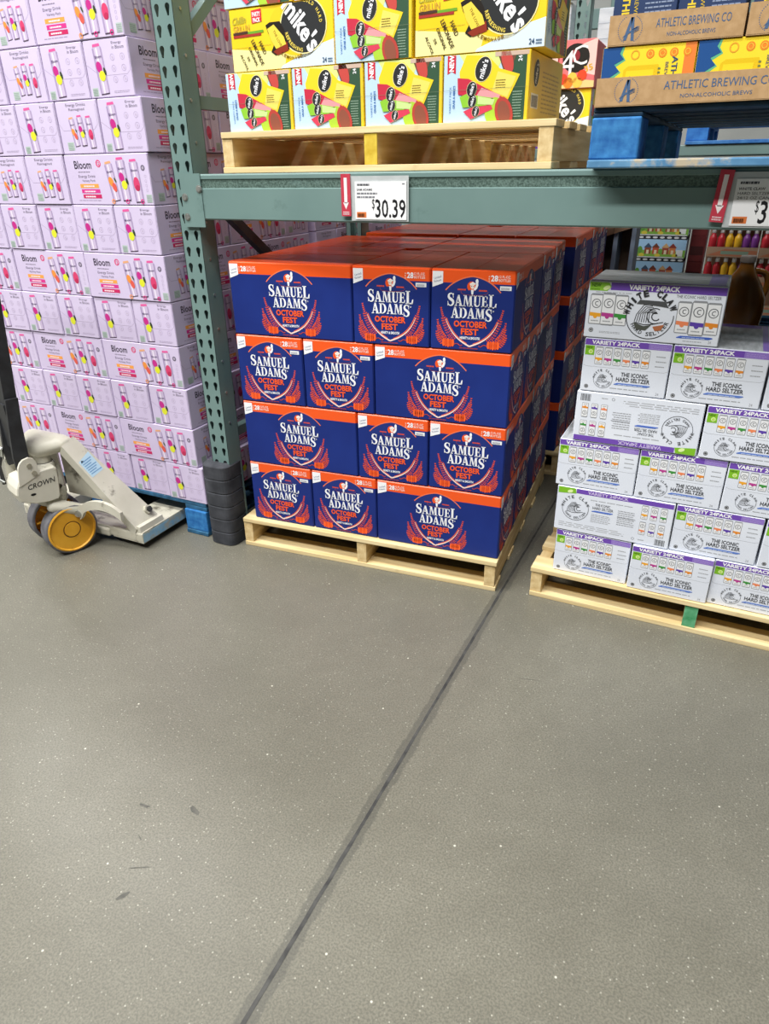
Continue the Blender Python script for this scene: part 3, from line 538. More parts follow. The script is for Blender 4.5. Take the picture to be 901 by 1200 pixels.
def lem_front():
    P = Print().sheet(ML, MH, yellow_m); w, H = ML, MH; U = lambda f: -w/2 + f*w; Vv = lambda f: H*(1-f)
    P.poly([(U(.0), Vv(.62)), (U(.55), Vv(.74)), (U(.52), Vv(1)), (U(.0), Vv(1))], '#EFE7A0', 1); P.poly([(U(.50), Vv(.95)), (U(.88), Vv(.66)), (U(1), Vv(.60)), (U(1), Vv(1)), (U(.48), Vv(1))], '#D3E2F0', 2)
    P.ell(U(.64), Vv(.42), .085, .064, '#F6E47A', 2, 24, -.25); P.ell(U(.62), Vv(.40), .078, .060, '#EBC622', 3, 24, -.25)
    cx, cy = U(.72), Vv(.36)
    P.ell(cx, cy, .0745, .0655, '#F3E8A8', 4, 30); P.ell(cx, cy, .0715, .0625, MK, 5, 30)
    P.text("mike's", cx-.076, cy-.021, cx+.066, cy+.030, WHT, 7, .03, -.92)
    P.circ_text('COLD HARD', cx, cy, .056, 82, 6, .009, .0062, '#EAD25A', 7, .02); P.circ_text('REFRESHING', cx, cy, .056, 196, 262, .009, .0062, '#EAD25A', 7, .02, True)
    P.circ_text('LEMONADE', U(.62), Vv(.40), .066, 236, 290, .008, .0066, '#8A6A12', 7, .02, True)
    # hand-hole with bottle neck showing
    P.poly([(U(.36), Vv(.30)), (U(.40), Vv(.26)), (U(.50), Vv(.26)), (U(.54), Vv(.40)), (U(.58), Vv(.70)), (U(.44), Vv(.78)), (U(.40), Vv(.72)), (U(.44), Vv(.58)), (U(.38), Vv(.42))], '#1E1712', 6)
    P.poly([(U(.42), Vv(.72)), (U(.56), Vv(.58)), (U(.57), Vv(.72)), (U(.46), Vv(.78))], '#8A2E1A', 7); P.poly([(U(.375), Vv(.36)), (U(.44), Vv(.30)), (U(.53), Vv(.50)), (U(.55), Vv(.62)), (U(.45), Vv(.68)), (U(.41), Vv(.55))], '#E9CF4A', 8); P.text('THE LOVE', U(.47)-.022, Vv(.52)-.0033, U(.47)+.022, Vv(.52)+.0033, '#7A5A10', 9, .0, -1.05)
    P.text('Chillin', U(.03), Vv(.24), U(.17), Vv(.12), '#B9AE3A', 5, .03, .06, .3); P.text('GRILLIN', U(.035), Vv(.36), U(.20), Vv(.26), '#C2923A', 5, .01, .04)
    P.rect(U(.225), Vv(.25), U(.325), Vv(.05), '#D22F3C', 5, .003); P.text('PARTY', U(.235), Vv(.145), U(.315), Vv(.075), WHT, 6, .03); P.text('PACK', U(.24), Vv(.235), U(.312), Vv(.165), WHT, 6, .03)
    P.rect(U(.03), Vv(.41), U(.18), Vv(.37), '#4A3028', 5, .002); P.rect(U(.18), Vv(.41), U(.335), Vv(.37), '#6BA32C', 5, .002); P.rect(U(.03), Vv(.455), U(.31), Vv(.415), '#A8322E', 5, .002)
    for t, f, g, hw, hh in (('HARD', .315, .64, .017, .0055), ('LEMONADE', .262, .71, .034, .0055), ('ORIGINAL', .215, .77, .026, .0042), ('5%', .165, .80, .0065, .0035), ('ALC/VOL', .12, .85, .022, .0037)):
        P.text(t, U(f)-hw, Vv(g)-hh, U(f)+hw, Vv(g)+hh, '#4A3A22', 5, .02, -1.10)
    P.text('24', U(.885), Vv(.955), U(.925), Vv(.875), '#35506E', 5, .02); P.lines(U(.935), Vv(.955), U(.98), Vv(.875), 2, '#5A728C', 5, .6, 3); P.stroke([(U(.02), Vv(.62)), (U(.40), Vv(.60))], .0007, '#A9973A', 4)
    return P.mesh('printed_lemonade_front')
def lem_back():
    P = Print().sheet(ML, MH, yellow_m); w, H = ML, MH; U = lambda f: -w/2 + f*w; Vv = lambda f: H*(1-f)
    wordmark(P, U(.18), Vv(.30), .030, .024, 1.2, 2)
    P.rect(U(.06), Vv(.82), U(.26), Vv(.60), '#E8E6DC', 2)
    for j in range(12): P.rect(U(.08)+j*.0048, Vv(.80), U(.08)+j*.0048+.0025, Vv(.63), '#3A3A3A', 3)
    P.lines(U(.36), Vv(.86), U(.92), Vv(.20), 10, '#C9A83A', 2, .35, 3)
    return P.mesh('printed_lemonade_back')
yellow_m = nmat('yellow_print', '#EBC922', '#F3D532', 5, (1, 1, 1), 0.38, 0.4, 3)
_le = lem_end()
lemonade = make_kind('lemonade_case', 'drink case', ML, MW, MH, carton_mesh('lemonade_carton', ML, MW, MH, [(MH, yellow_m)], yellow_m, 0.003), lem_front(), lem_back(), _le, _le)

# ------------------------------------------------------------------ the setting
def floor_material():
    m = bpy.data.materials.new('polished_concrete'); m.use_nodes = True; nt = m.node_tree; N = nt.nodes; L = nt.links; b = N['Principled BSDF']
    tc = N.new('ShaderNodeTexCoord')
    def noise(sc, det=6, ro=0.6, st=None):
        n = N.new('ShaderNodeTexNoise'); n.inputs['Scale'].default_value = sc; n.inputs['Detail'].default_value = det; n.inputs['Roughness'].default_value = ro
        if st:
            mp = N.new('ShaderNodeMapping'); mp.inputs['Scale'].default_value = st; mp.inputs['Rotation'].default_value = (0, 0, 0.5); L.new(tc.outputs['Object'], mp.inputs[0]); L.new(mp.outputs[0], n.inputs['Vector'])
        else: L.new(tc.outputs['Object'], n.inputs['Vector'])
        return n.outputs['Fac']
    def ramp(f, a, ca, c, cc):
        r = N.new('ShaderNodeValToRGB'); r.color_ramp.elements[0].position = a; r.color_ramp.elements[1].position = c; r.color_ramp.elements[0].color = ca; r.color_ramp.elements[1].color = cc; L.new(f, r.inputs[0]); return r.outputs[0]
    def mix(f, a, bb, t='MIX'):
        x = N.new('ShaderNodeMixRGB'); x.blend_type = t
        for i, q in enumerate((f, a, bb)):
            if isinstance(q, (int, float)): x.inputs[i].default_value = q
            elif isinstance(q, tuple): x.inputs[i].default_value = q
            else: L.new(q, x.inputs[i])
        return x.outputs[0]
    col = ramp(noise(1.1, 5), 0.32, lin('#6D6B60'), 0.70, lin('#7F7D71'))
    col = mix(ramp(noise(9, 8, 0.7), 0.40, (0, 0, 0, 1), 0.75, (0.35, 0.35, 0.35, 1)), col, lin('#5A584E'))
    col = mix(ramp(noise(230, 4), 0.42, (0, 0, 0, 1), 0.60, (0.55, 0.55, 0.55, 1)), col, lin('#4C4B45'))
    # pale exposed aggregate
    vo = N.new('ShaderNodeTexVoronoi'); vo.inputs['Scale'].default_value = 95; L.new(tc.outputs['Object'], vo.inputs['Vector'])
    sp = ramp(vo.outputs['Distance'], 0.10, (1, 1, 1, 1), 0.20, (0, 0, 0, 1)); rnd_ = N.new('ShaderNodeSeparateColor'); L.new(vo.outputs['Color'], rnd_.inputs[0])
    pick = ramp(rnd_.outputs[0], 0.40, (0, 0, 0, 1), 0.98, (0.75, 0.75, 0.75, 1))
    col = mix(mix(1.0, sp, pick, 'MULTIPLY'), col, lin('#B9B7AA'))
    v2 = N.new('ShaderNodeTexVoronoi'); v2.inputs['Scale'].default_value = 22; L.new(tc.outputs['Object'], v2.inputs['Vector']); s2 = N.new('ShaderNodeSeparateColor'); L.new(v2.outputs['Color'], s2.inputs[0])
    col = mix(mix(1.0, ramp(v2.outputs['Distance'], 0.035, (1, 1, 1, 1), 0.07, (0, 0, 0, 1)), ramp(s2.outputs[1], 0.66, (0, 0, 0, 1), 0.76, (0.95, 0.95, 0.95, 1)), 'MULTIPLY'), col, lin('#CFCDC0'))
    # scuffs
    col = mix(ramp(noise(3.0, 9, 0.75, (1, 7, 1)), 0.66, (0, 0, 0, 1), 0.78, (0.35, 0.35, 0.35, 1)), col, lin('#4B4B48'))
    # dirt gathered along the saw joint
    sx = N.new('ShaderNodeSeparateXYZ'); L.new(tc.outputs['Object'], sx.inputs[0])
    d = N.new('ShaderNodeMath'); d.operation = 'SUBTRACT'; L.new(sx.outputs[0], d.inputs[0]); d.inputs[1].default_value = 0.989
    a = N.new('ShaderNodeMath'); a.operation = 'ABSOLUTE'; L.new(d.outputs[0], a.inputs[0])
    nm = N.new('ShaderNodeMath'); nm.operation = 'MULTIPLY_ADD'; L.new(noise(14, 8, 0.7), nm.inputs[0]); nm.inputs[1].default_value = -0.034; L.new(a.outputs[0], nm.inputs[2])
    col = mix(ramp(nm.outputs[0], -0.014, (0.5, 0.5, 0.5, 1), -0.005, (0, 0, 0, 1)), col, lin('#474743'))
    L.new(col, b.inputs['Base Color'])
    L.new(ramp(noise(2.2, 6), 0.3, (0.30, 0.30, 0.30, 1), 0.75, (0.46, 0.46, 0.46, 1)), b.inputs['Roughness']); b.inputs['Specular IOR Level'].default_value = 0.42
    bp = N.new('ShaderNodeBump'); bp.inputs['Strength'].default_value = 0.06; bp.inputs['Distance'].default_value = 0.001; L.new(noise(260, 4), bp.inputs['Height']); L.new(bp.outputs[0], b.inputs['Normal'])
    return m
fl = MB(); cm = floor_material(); jx, g = 0.989, 0.0035
for x0, x1 in ((-9, jx-g), (jx+g, 11)):
    fl.add([(x0, -10, 0), (x1, -10, 0), (x1, 9, 0), (x0, 9, 0)], [(0, 1, 2, 3)], cm)
fl.add([(jx-g, -10, 0), (jx-g, 9, 0), (jx-g, 9, -.006), (jx-g, -10, -.006)], [(0, 1, 2, 3)], cm); fl.add([(jx+g, -10, 0), (jx+g, -10, -.006), (jx+g, 9, -.006), (jx+g, 9, 0)], [(0, 1, 2, 3)], cm)
floor = fl.build('floor'); floor['kind'] = 'structure'
jm = MB(); jmat = nmat('joint_filler', '#333333', '#4C4C4A', 30, (1, 1, 1), 0.7); r2 = random.Random(3); pts = []
ys = [-10 + 0.05*i for i in range(381)]
for y in ys: pts += [(jx - .0030 - r2.random()*.0022, y, .0006), (jx + .0030 + r2.random()*.0022, y, .0006)]
jm.add(pts, [(2*i, 2*i+1, 2*i+3, 2*i+2) for i in range(len(ys)-1)], jmat); jm.build('joint_filler', floor)
r3 = random.Random(11); scm = nmat('scuff', '#4A4A46', '#5C5B55', 60, rough=.6)
for (x, y, a_, l_, w_) in ((.615, -1.13, -.4, .018, .006), (.50, -1.17, .1, .014, .004), (.62, -1.36, 1.1, .016, .005), (.60, -1.30, .5, .022, .0013), (1.20, -.35, .2, .030, .0012), (.55, -1.24, -.5, .012, .0012)):
    P_ = []
    for i in range(12):
        t = 2*PI*i/12; k = 1 + r3.uniform(-.3, .3); px, py = l_*math.cos(t)*k, w_*math.sin(t)*k; P_.append((x + px*math.cos(a_) - py*math.sin(a_), y + px*math.sin(a_) + py*math.cos(a_), .0004))
    q = MB(); q.add(P_, [list(range(12))], scm); q.build('scuff_mark', floor)
wb = MB(); wb.box(-9, 9, 0, 11, 9.2, 8, nmat('warehouse_wall', '#8F9392', '#A5A8A6', 1.0)); o = wb.build('wall_back'); o['kind'] = 'structure'
wl = MB(); wl.box(-9.2, -10, 0, -9, 9, 8, nmat('warehouse_wall', '#8F9392', '#A5A8A6', 1.0)); o = wl.build('wall_left'); o['kind'] = 'structure'

# ------------------------------------------------------------------ pallet rack
def plate_with_holes(name, w, z0, z1, zs, parent, loc, rz, mat):
    """steel plate standing in XZ with two rows of teardrop slots cut through, built cell by cell"""
    mb = MB(); T = .002; pitch = zs[1]-zs[0]
    drop = []
    for i in range(9): t = math.radians(-20 + 220*i/8); drop.append((.0088*math.cos(t), .0088*math.sin(t)))
    drop += [(-.0050, -.014), (-.0034, -.0215), (0, -.0235), (.0034, -.0215), (.0050, -.014)]
    def quad(xa, za, xb, zb): mb.add([(xa, 0, za), (xb, 0, za), (xb, 0, zb), (xa, 0, zb)], [(0, 1, 2, 3)], mat)
    lo, hi = zs[0]-pitch/2, zs[-1]+pitch/2
    quad(-w/2, z0, w/2, lo); quad(-w/2, hi, w/2, z1)
    for z in zs:
        for xa, xb in ((-w/2, 0), (0, w/2)):
            hx = (xa+xb)/2 - (.002 if xa < 0 else -.002)*0; cz = z - .005
            n = len(drop); outer = []
            for dx, dz in drop:
                a_ = math.atan2(dz+.005, dx); ca, sa = math.cos(a_), math.sin(a_); k = min(((w/4)/abs(ca)) if abs(ca) > 1e-6 else 9, ((pitch/2)/abs(sa)) if abs(sa) > 1e-6 else 9)
                outer.append((hx + ca*k, z + sa*k))
            hole = [(hx+dx, z+dz+.005) for dx, dz in drop]
            corners = [(xa, z-pitch/2), (xb, z-pitch/2), (xb, z+pitch/2), (xa, z+pitch/2)]
            vs = [(p[0], 0, p[1]) for p in outer] + [(p[0], 0, p[1]) for p in hole] + [(p[0], T, p[1]) for p in hole]
            fs = []
            for i in range(n):
                j = (i+1) % n; fs.append((i, j, n+j, n+i)[::-1] if False else (n+i, n+j, j, i)); fs.append((n+j, n+i, 2*n+i, 2*n+j))
                oi, oj = outer[i], outer[j]
                if abs(oi[0]-oj[0]) > 1e-5 and abs(oi[1]-oj[1]) > 1e-5:
                    c_ = min(corners, key=lambda q: abs(q[0]-oi[0])+abs(q[1]-oi[1])+abs(q[0]-oj[0])+abs(q[1]-oj[1])); vs.append((c_[0], 0, c_[1])); fs.append((i, j, len(vs)-1)[::-1])
            mb.add(vs, fs, mat)
    return link(name, mb.mesh(name), parent, loc, (0, 0, rz))
def column(parent, x, y, z1, detail=True, face=1):
    """C-shaped post: slotted face at y (face=1 looks to -Y), 80 mm wide, 75 mm deep"""
    zs = [0.34 + 0.0508*i for i in range(int((z1-.4)/.0508))]
    plate_with_holes('column_face', .080, 0, z1, zs, parent, (x, y, 0), 0 if face > 0 else PI, steel_green)
    mb = MB(); d = .075*face
    for s in (-1, 1): mb.box(x+s*.040-(.002 if s > 0 else 0), min(y, y+d), 0, x+s*.040+(0 if s > 0 else .002), max(y, y+d), z1, steel_green)
    mb.box(x-.040, min(y+d, y+d-.002*face), 0, x-.018, max(y+d, y+d-.002*face), z1, steel_green); mb.box(x+.018, min(y+d, y+d-.002*face), 0, x+.040, max(y+d, y+d-.002*face), z1, steel_green)
    mb.build('column_channel', parent)
    if detail:
        for i in range(14):
            z = .5 + .115*i; b = MB(); b.cyl((x+.040, y+.03*face, z), (x+.0425, y+.03*face, z), .0048, zinc, n=8); b.build('rivet', parent)
rack = tag(empty('pallet_rack', (-.11, -.03, 0)), 'grey-green steel pallet rack frame with slotted post and beam over the beer cases', 'pallet rack')
def in_rack(x, y, z): return (x + .11, y + .03, z)
class RB(MB):   # builds in world coordinates, stored relative to the rack's base
    def build(s, name, parent=None, loc=None):
        s.v = [in_rack(*p) for p in s.v]; return MB.build(s, name, parent)
_MB = MB
column(rack, 0, 0, 3.0)                                     # front post by the lavender cases
column(rack, 0, 1.205, 3.0, False, -1)                     # rear post
column(rack, 2.44, 0, 3.0, False); column(rack, 2.44, 1.205, 3.0, False, -1)
BT, BB = 1.332, 1.200
for (y0, y1, fr) in ((-.036, .014, 1), (1.10, 1.148, -1)):
    b = RB(); fy, by = (y0, y1) if fr > 0 else (y1, y0)
    prof = [(fy, BB+.004), (fy, BT-.042), (fy+.003*fr, BT-.040), (fy+.003*fr, BT-.016), (fy, BT-.014), (fy, BT-.004), (fy+.004*fr, BT), (by, BT), (by, BB), (fy+.004*fr, BB)]
    n = len(prof); x0, x1 = -.062, 2.282
    vs = [(x0, p[0], p[1]) for p in prof] + [(x1, p[0], p[1]) for p in prof]
    for i in range(n):
        j = (i+1) % n; b.add([vs[i], vs[j], vs[n+j], vs[n+i]], [(0, 1, 2, 3)] if fr < 0 else [(3, 2, 1, 0)], steel_worn if i == 2 else steel_green)
    b.add(vs[:n], [list(range(n))], steel_green); b.add(vs[n:], [list(range(n))[::-1]], steel_green)
    b.build('beam', rack)
    for xa, xb, side in ((-.122, -.040, 1), (2.26, 2.342, -1)):
        e = RB(); e.box(xa, min(fy-.003*fr, fy+.001*fr)if fr>0 else fy-.001, BB-.022, xb, max(fy-.003*fr, fy+.001*fr) if fr>0 else fy+.003, BT+.002, steel_green); e.build('end_plate', rack)
        for zz_ in ((BT-.042, BB+.066, BB+.008) if fr > 0 else ()):
            c = RB(); xx = (xa + (.014 if zz_ < BT-.05 else .074)) if side > 0 else xb-.02
            c.cyl((xx, fy-.003, zz_), (xx, fy-.007, zz_), .0088, zinc, n=6, smooth=False); c.cyl((xx, fy-.003, zz_), (xx, fy-.0045, zz_), .0115, zinc, n=14); c.build('bolt', rack)
for xc in (-.11, 2.33):
    for z in (.42, 1.517, 2.6):
        b = RB(); b.box(xc-.016, .04, z, xc+.016, 1.10, z+.036, steel_green); b.build('horizontal_brace', rack)
    for (za, zb, m) in ((1.295, .55, dark_steel), (1.70, 2.55, steel_green)):
        b = RB(); y0_, y1_ = .045, 1.10; b.prism([(y0_, za-.02), (y1_, zb-.02), (y1_, zb+.02), (y0_, za+.02)], 0, xc-.014, xc+.014, m); b.build('diagonal_brace', rack)
# rubber guard round the foot of the front post
gm = MB(); prof = []; z = 0.0
while z < .300:
    prof += [(0.0, z+.003), (0.0, z+.052), (-.003, z+.055)]; z += .0565
prof = [(-.004, 0)] + prof + [(-.012, z+.004)]
def rr(i, n=28):
    P = []; cx, cy, a, b = -.1275, -.008, .062+i, .062+i
    for k in range(n):
        t = 2*PI*k/n; e = 0.55; c, s_ = math.cos(t), math.sin(t)
        P.append((cx + a*math.copysign(abs(c)**e, c), cy + b*math.copysign(abs(s_)**e, s_)))
    return P
rings = [[(p[0], p[1], zz_) for p in rr(i)] for i, zz_ in prof]; vs = [p for r_ in rings for p in r_]; n = 28
gm.add(vs, [(k*n+i, k*n+(i+1) % n, (k+1)*n+(i+1) % n, (k+1)*n+i) for k in range(len(rings)-1) for i in range(n)] + [list(range((len(rings)-1)*n, len(rings)*n))], rubber)
tag(gm.build('column_guard'), 'black ribbed rubber guard wrapped round the foot of the rack post', 'post guard')

# ------------------------------------------------------------------ pallets
def stringer_pallet(label, x, y, z, rz, W, D, H, n_deck=7, mid=None, name='wooden_pallet'):
    """origin at the front left corner of the base"""
    root = tag(empty(name, (x, y, z), rz), label, 'pallet'); t = .0165; sw = .038
    me = MB(); me.box(-sw/2, 0.004, t, sw/2, D-.004, H-t, pine_y, .0015); st = me.mesh('stringer')
    mids = None
    for i, sx in enumerate((sw/2+.002, W/2, W-sw/2-.002)):
        o = link('stringer', st, root, (sx, 0, 0))
        if i == 1 and mid:
            c = MB(); c.box(-sw/2-.0005, -.0005+.004, t+.001, sw/2+.0005, .0075, H-t-.001, mid); c.build('painted_end', o)
    for zz_, nb, wd, nm in ((H-t, n_deck, .090, 'deck_board'), (0, 5, .090, 'bottom_board')):
        b = MB(); b.box(0, 0, 0, W, wd, t, pine_x, .0015); bm_ = b.mesh(nm)
        for i in range(nb):
            link(nm, bm_, root, (r2.uniform(-.003, .003), (D-wd)*i/(nb-1), zz_), (0, 0, r2.uniform(-.003, .003)))
    return root
def block_pallet(label, x, y, z, W, D, H, along_x, m_block, m_board, name='blue_pallet', tt=.018, m_top=None):
    root = tag(empty(name, (x, y, z)), label, 'pallet'); t = .018; bw = .11
    b = MB(); b.box(0, 0, 0, bw, bw*1.1, H-t-2*tt, m_block, .004); bm_ = b.mesh('block')
    for sx in (0, (W-bw)/2, W-bw):
        for sy in (.004, (D-bw*1.1)/2, D-bw*1.1-.004): link('block', bm_, root, (sx, sy, t))
    if along_x:
        b = MB(); b.box(0, 0, 0, W, .10, t, m_board, .003); q = b.mesh('bottom_board')
        for sy in (-.006, (D-.1)/2, D-.1): link('bottom_board', q, root, (0, sy, 0))
    else:
        b = MB(); b.box(0, 0, 0, .11, D, t, m_board, .003); q = b.mesh('bottom_board')
        for sx in (0, (W-bw)/2, W-bw): link('bottom_board', q, root, (sx, 0, 0))
    b = MB(); b.box(0, 0, 0, .11, D-.012, tt, m_top or m_board, .003); q = b.mesh('stringer_board')
    for sx in (0, (W-bw)/2, W-bw): link('stringer_board', q, root, (sx, .012, H-2*tt))
    b = MB(); b.box(0, 0, 0, W, .10, tt, m_top or m_board, .003); q = b.mesh('deck_board')
    for i in range(7): link('deck_board', q, root, (0, .012 + (D-.112)*i/6, H-tt))
    return root
SA = math.radians(4.53); SP = .120
def rot2(x, y, a, ox=0, oy=0): return ox + x*math.cos(a) - y*math.sin(a), oy + x*math.sin(a) + y*math.cos(a)
px_, py_ = rot2(-.045, -.024, SA)
stringer_pallet('pale pine pallet carrying the front stack of navy beer cases', px_, py_, 0, SA, 1.013, 1.03, SP-.001)
RA = math.radians(2.0); RO = (-.062, 1.125)
px_, py_ = rot2(.0, -.01, RA, *RO)
stringer_pallet('pine pallet deep in shadow under the rear beer stack', px_, py_, 0, RA, 1.0, 1.02, SP-.001)
WP = .113
stringer_pallet('pale pine pallet with a green-painted middle end under the white seltzer cases', 1.081, .086, 0, 0, 1.03, 1.05, WP-.001, mid=pine_green)
MPZ = BT + .001; MPH = .111
stringer_pallet('pine pallet with a yellow-painted middle end on the rack beam under lemonade cases', .043, -.022, MPZ, 0, 1.018, 1.02, MPH, mid=pine_yellow)
stringer_pallet('pine pallet behind the lemonade pallet, deeper on the rack', -.055, 1.04, MPZ, 0, 1.018, 1.0, MPH)
block_pallet('worn blue block pallet on the rack beam under the kraft trays of cans', 1.164, -.100, MPZ, 1.03, 1.03, .124, True, blue_wood, nmat('blue_board_scraped', '#3E6E98', '#6FA0C4', 14, (1, 1, 1), .7, .2, 6, .3, .7, .3, c3='#B5AA94', s3=7, lo3=.50, hi3=.58), tt=.010, m_top=nmat('blue_board_shaded', '#15293A', '#24435C', 14))  # top boards coloured near-black: the shade under the trays is in the paint
block_pallet('blue block pallet on the floor under the lavender energy drink cases', -1.392, -.042, 0, 1.176, .98, .144, False, blue_wood, blue_dark)
block_pallet('blue block pallet hidden behind under the rear lavender stack', -1.392, .965, 0, 1.176, .98, .144, False, blue_wood, blue_dark)

# ------------------------------------------------------------------ case placement helper: q quarter turns, dirs = which world sides show print
def putd(k, x0, y0, z, q, dirs, label, group=None, flip=False, a=0.0, org=(0, 0), jit=0.004, top=False):
    """x0, y0 = the front left corner of the footprint in the stack's own frame (turned by a about org)"""
    L_, W_ = (k.L, k.W) if q % 2 == 0 else (k.W, k.L)
    cx, cy = rot2(x0 + L_/2, y0 + W_/2, a, *org)
    ang = {'f': -1, 'r': 0, 'b': 1, 'l': 2}; inv = {-1: 'front', 0: 'right', 1: 'back', 2: 'left', 3: 'front', -2: 'left'}
    faces = []
    for d in dirs:
        e = (ang[d] - q) % 4; faces.append({3: 'front', 0: 'right', 1: 'back', 2: 'left'}[e])
    if top: faces.append('top')
    return put(k, cx, cy, z, q*PI/2 + a, faces, label, group, flip, jit)
# ---- beer
LN = ['bottom', 'second lowest', 'second highest', 'top']
PA, PB = .4505, .2595; PS = PA + 2*PB; PH = .2384
for lay in range(4):
    z = SP + PH*lay; mir = lay in (0, 2); nm = LN[lay]; tp = lay == 3; side = 'upright post'
    # (x, y, long?, role)
    boxes = [(0, 0, 1, 'f0'), (0, PB, 1, 'l1'), (PA, 0, 0, 'f1'), (PA+PB, 0, 0, 'f2'), (PS-PA, PA, 1, 'r1'), (PS-PA, PA+PB, 1, 'r2'), (0, 2*PB, 0, 'b1'), (PB, 2*PB, 0, 'b2')]
    for (x, y, lg, role) in boxes:
        wx = BL if lg else BW; gx = (PA if lg else PB)
        if mir: x = PS - x - gx
        x += (gx - wx)/2
        dirs = ''
        if y < .01: dirs += 'f'
        if x + wx > PS - .02: dirs += 'r'
        if x < .02: dirs += 'l'
        if y > .9 or (not lg and y > .5): dirs += 'b'
        base = 'navy and orange beer case'
        base = 'navy beer case'
        lab = {'f0': f'{base} with its long side facing the aisle, {nm} layer',
               'l1': f'{base} directly behind the long-side front case, {nm} layer',
               'f1': f'{base}, narrow end out, touching the long-side case, {nm} layer',
               'f2': f'{base}, narrow end out, at the front corner, {nm} layer',
               'r1': f'{base} just behind the narrow-end front cases, {nm} layer',
               'r2': f'{base} two rows behind the narrow-end front cases, {nm} layer',
               'b1': f'{base} at the outer back corner of the front stack, {nm} layer',
               'b2': f'{base} in mid back row of the front stack, {nm} layer'}[role]
        putd(beer, x, y, z, 0 if lg else 1, dirs, lab, 'beer cases in the front stack', a=SA, jit=.0012, top=tp)
        # the stack behind
        putd(beer, x, y, z, 0 if lg else 1, dirs.replace('f', ''), f'shadowed navy beer case in the {nm} layer of the rear beer stack', f'beer cases of the rear stack, {nm} layer', a=RA, org=RO, jit=.0012, top=tp)
# ---- lavender energy drinks
edge = [-.208, -.226, -.232, -.242, -.242, -.242, -.246, -.248, -.240, -.262, -.268, -.262]
pat = {8: ['L', '3', '3', 'L'], 9: ['1', '3', '1', '1', '1', '1'], 10: ['1', '1', '3', '1', '1', '1'], 11: ['L', '3', 'L', '3'], 12: ['1', '1', '1', '3', '1', '1']}
EPX, EPY, EPZ = .381, .190, .1567; E0 = -.030
for lay in range(1, 13):
    z = .1445 + EPZ*(lay-1); p = pat.get(lay) or (['1']*6 if lay % 2 else ['L']*3)
    x = edge[lay-1]; n = 0
    for i, c in enumerate(p):
        n += 1; lab = 'lavender case, ' + {'L': 'long side', '1': 'one-can end', '3': 'three-can end'}[c] + f' out, {ORD[lay]} layer up, {ORD[n]} from the rack post'
        wx = EL if c == 'L' else EW; x0 = x - wx
        putd(energy, x0, E0, z, 2 if c == 'L' else (3 if c == '1' else 1), 'f' + ('r' if i == 0 else ''), lab, 'lavender drink cases', jit=.003)
        x = x0 - (.005 if c == 'L' else .0045)
    xr = edge[lay-1]
    for st, y0, first in (('front', E0, p[0]), ('rear', E0 + 1.01, p[0])):
        seq = ['Y', 'Y'] if first == 'L' else ['Y', 'X']
        y = y0 + (.192 if first == 'L' else .3815)
        if st == 'rear':
            seq = (['X'] if first == 'L' else ['Y']) + seq; y = y0
        for j, c in enumerate(seq):
            wx, dy = (EW, .3815) if c == 'Y' else (EL, .192)
            putd(energy, xr - wx, y, z, 3 if c == 'Y' else 2, 'r', f'lavender case {ORD[j+(2 if st == "front" else 1)]} back on the side of the {st} stack, {ORD[lay]} layer up', f'side cases of the {st} lavender stack', jit=.003)
            y += dy
# ---- white seltzer
WZ = .1572
def claw_row(lay, x, seq, y=.103, flips=(), shift={}, behind=False):
    z = WP + WZ*(lay-1)
    for i, c in enumerate(seq):
        wx = WL if c in 'FB' else WW
        what = {'E': 'six-can end out', 'F': 'large round wave logo out', 'B': 'ingredients side out' + (', upside down' if i in flips else '')}[c]
        pos = ORD[i+1] + ' from the beer cases'
        lab = f'white seltzer case, {what}, {pos}, {ORD[lay]} layer up' if len(seq) > 1 else f'white seltzer case with the large round wave logo out, alone on top of its stack'
        putd(seltzer, x, y + shift.get(i, 0), z, {'F': 0, 'B': 2, 'E': 1}[c] if i not in flips else 2, 'f' + ('l' if i == 0 else ''), lab, 'white seltzer cases', flip=i in flips, jit=.003, top=(lay >= 5 or lay == 3 and i == 0) and i not in flips)
        x += wx + .0045
claw_row(1, 1.150, 'EEEE', shift={1: -.012})
claw_row(2, 1.140, 'BEEE')
claw_row(3, 1.128, 'EEEE')
claw_row(4, 1.166, 'BEEE', flips=(0,))
claw_row(5, 1.172, 'EEEE')
claw_row(6, 1.166, 'F')
for lay in range(1, 5):
    putd(seltzer, 1.15, .475, WP + WZ*(lay-1), 1, 'l', f'white seltzer case behind the front row in layer {ORD[lay]}, in the dark gap', 'white seltzer cases of the second row')
# ---- yellow lemonade on the rack
LZ = MPZ + MPH + .0005; LPZ = .1512
for i in range(4):
    putd(lemonade, .070 + .2295*i, .0, LZ, 3, 'f' + ('r' if i == 3 else '') + ('l' if i == 0 else ''), f'lemonade case with red NEW flag, bottom layer, {ORD[i+1]} from the rack post', 'lemonade cases', jit=.002)
xs_ = .100
for i, c in enumerate('FEF'):
    wx = ML if c == 'F' else MW
    putd(lemonade, xs_, .0, LZ + LPZ, 0 if c == 'F' else 3, 'f' + ('r' if i == 2 else '') + ('l' if i == 0 else ''), ['yellow lemonade case, large black oval out, second layer beside the rack post', 'lemonade case with NEW flag standing between two yellow large-logo cases', 'yellow lemonade case, large black oval out, second layer beside the kraft trays'][i], 'lemonade cases', jit=.002)
    xs_ += wx + .006
for i in range(4):
    putd(lemonade, .090 + .2295*i, .0, LZ + 2*LPZ, 3, 'f' + ('r' if i == 3 else ''), f'lemonade case in the topmost layer, {ORD[i+1]} from the rack post', 'lemonade cases', jit=.002)
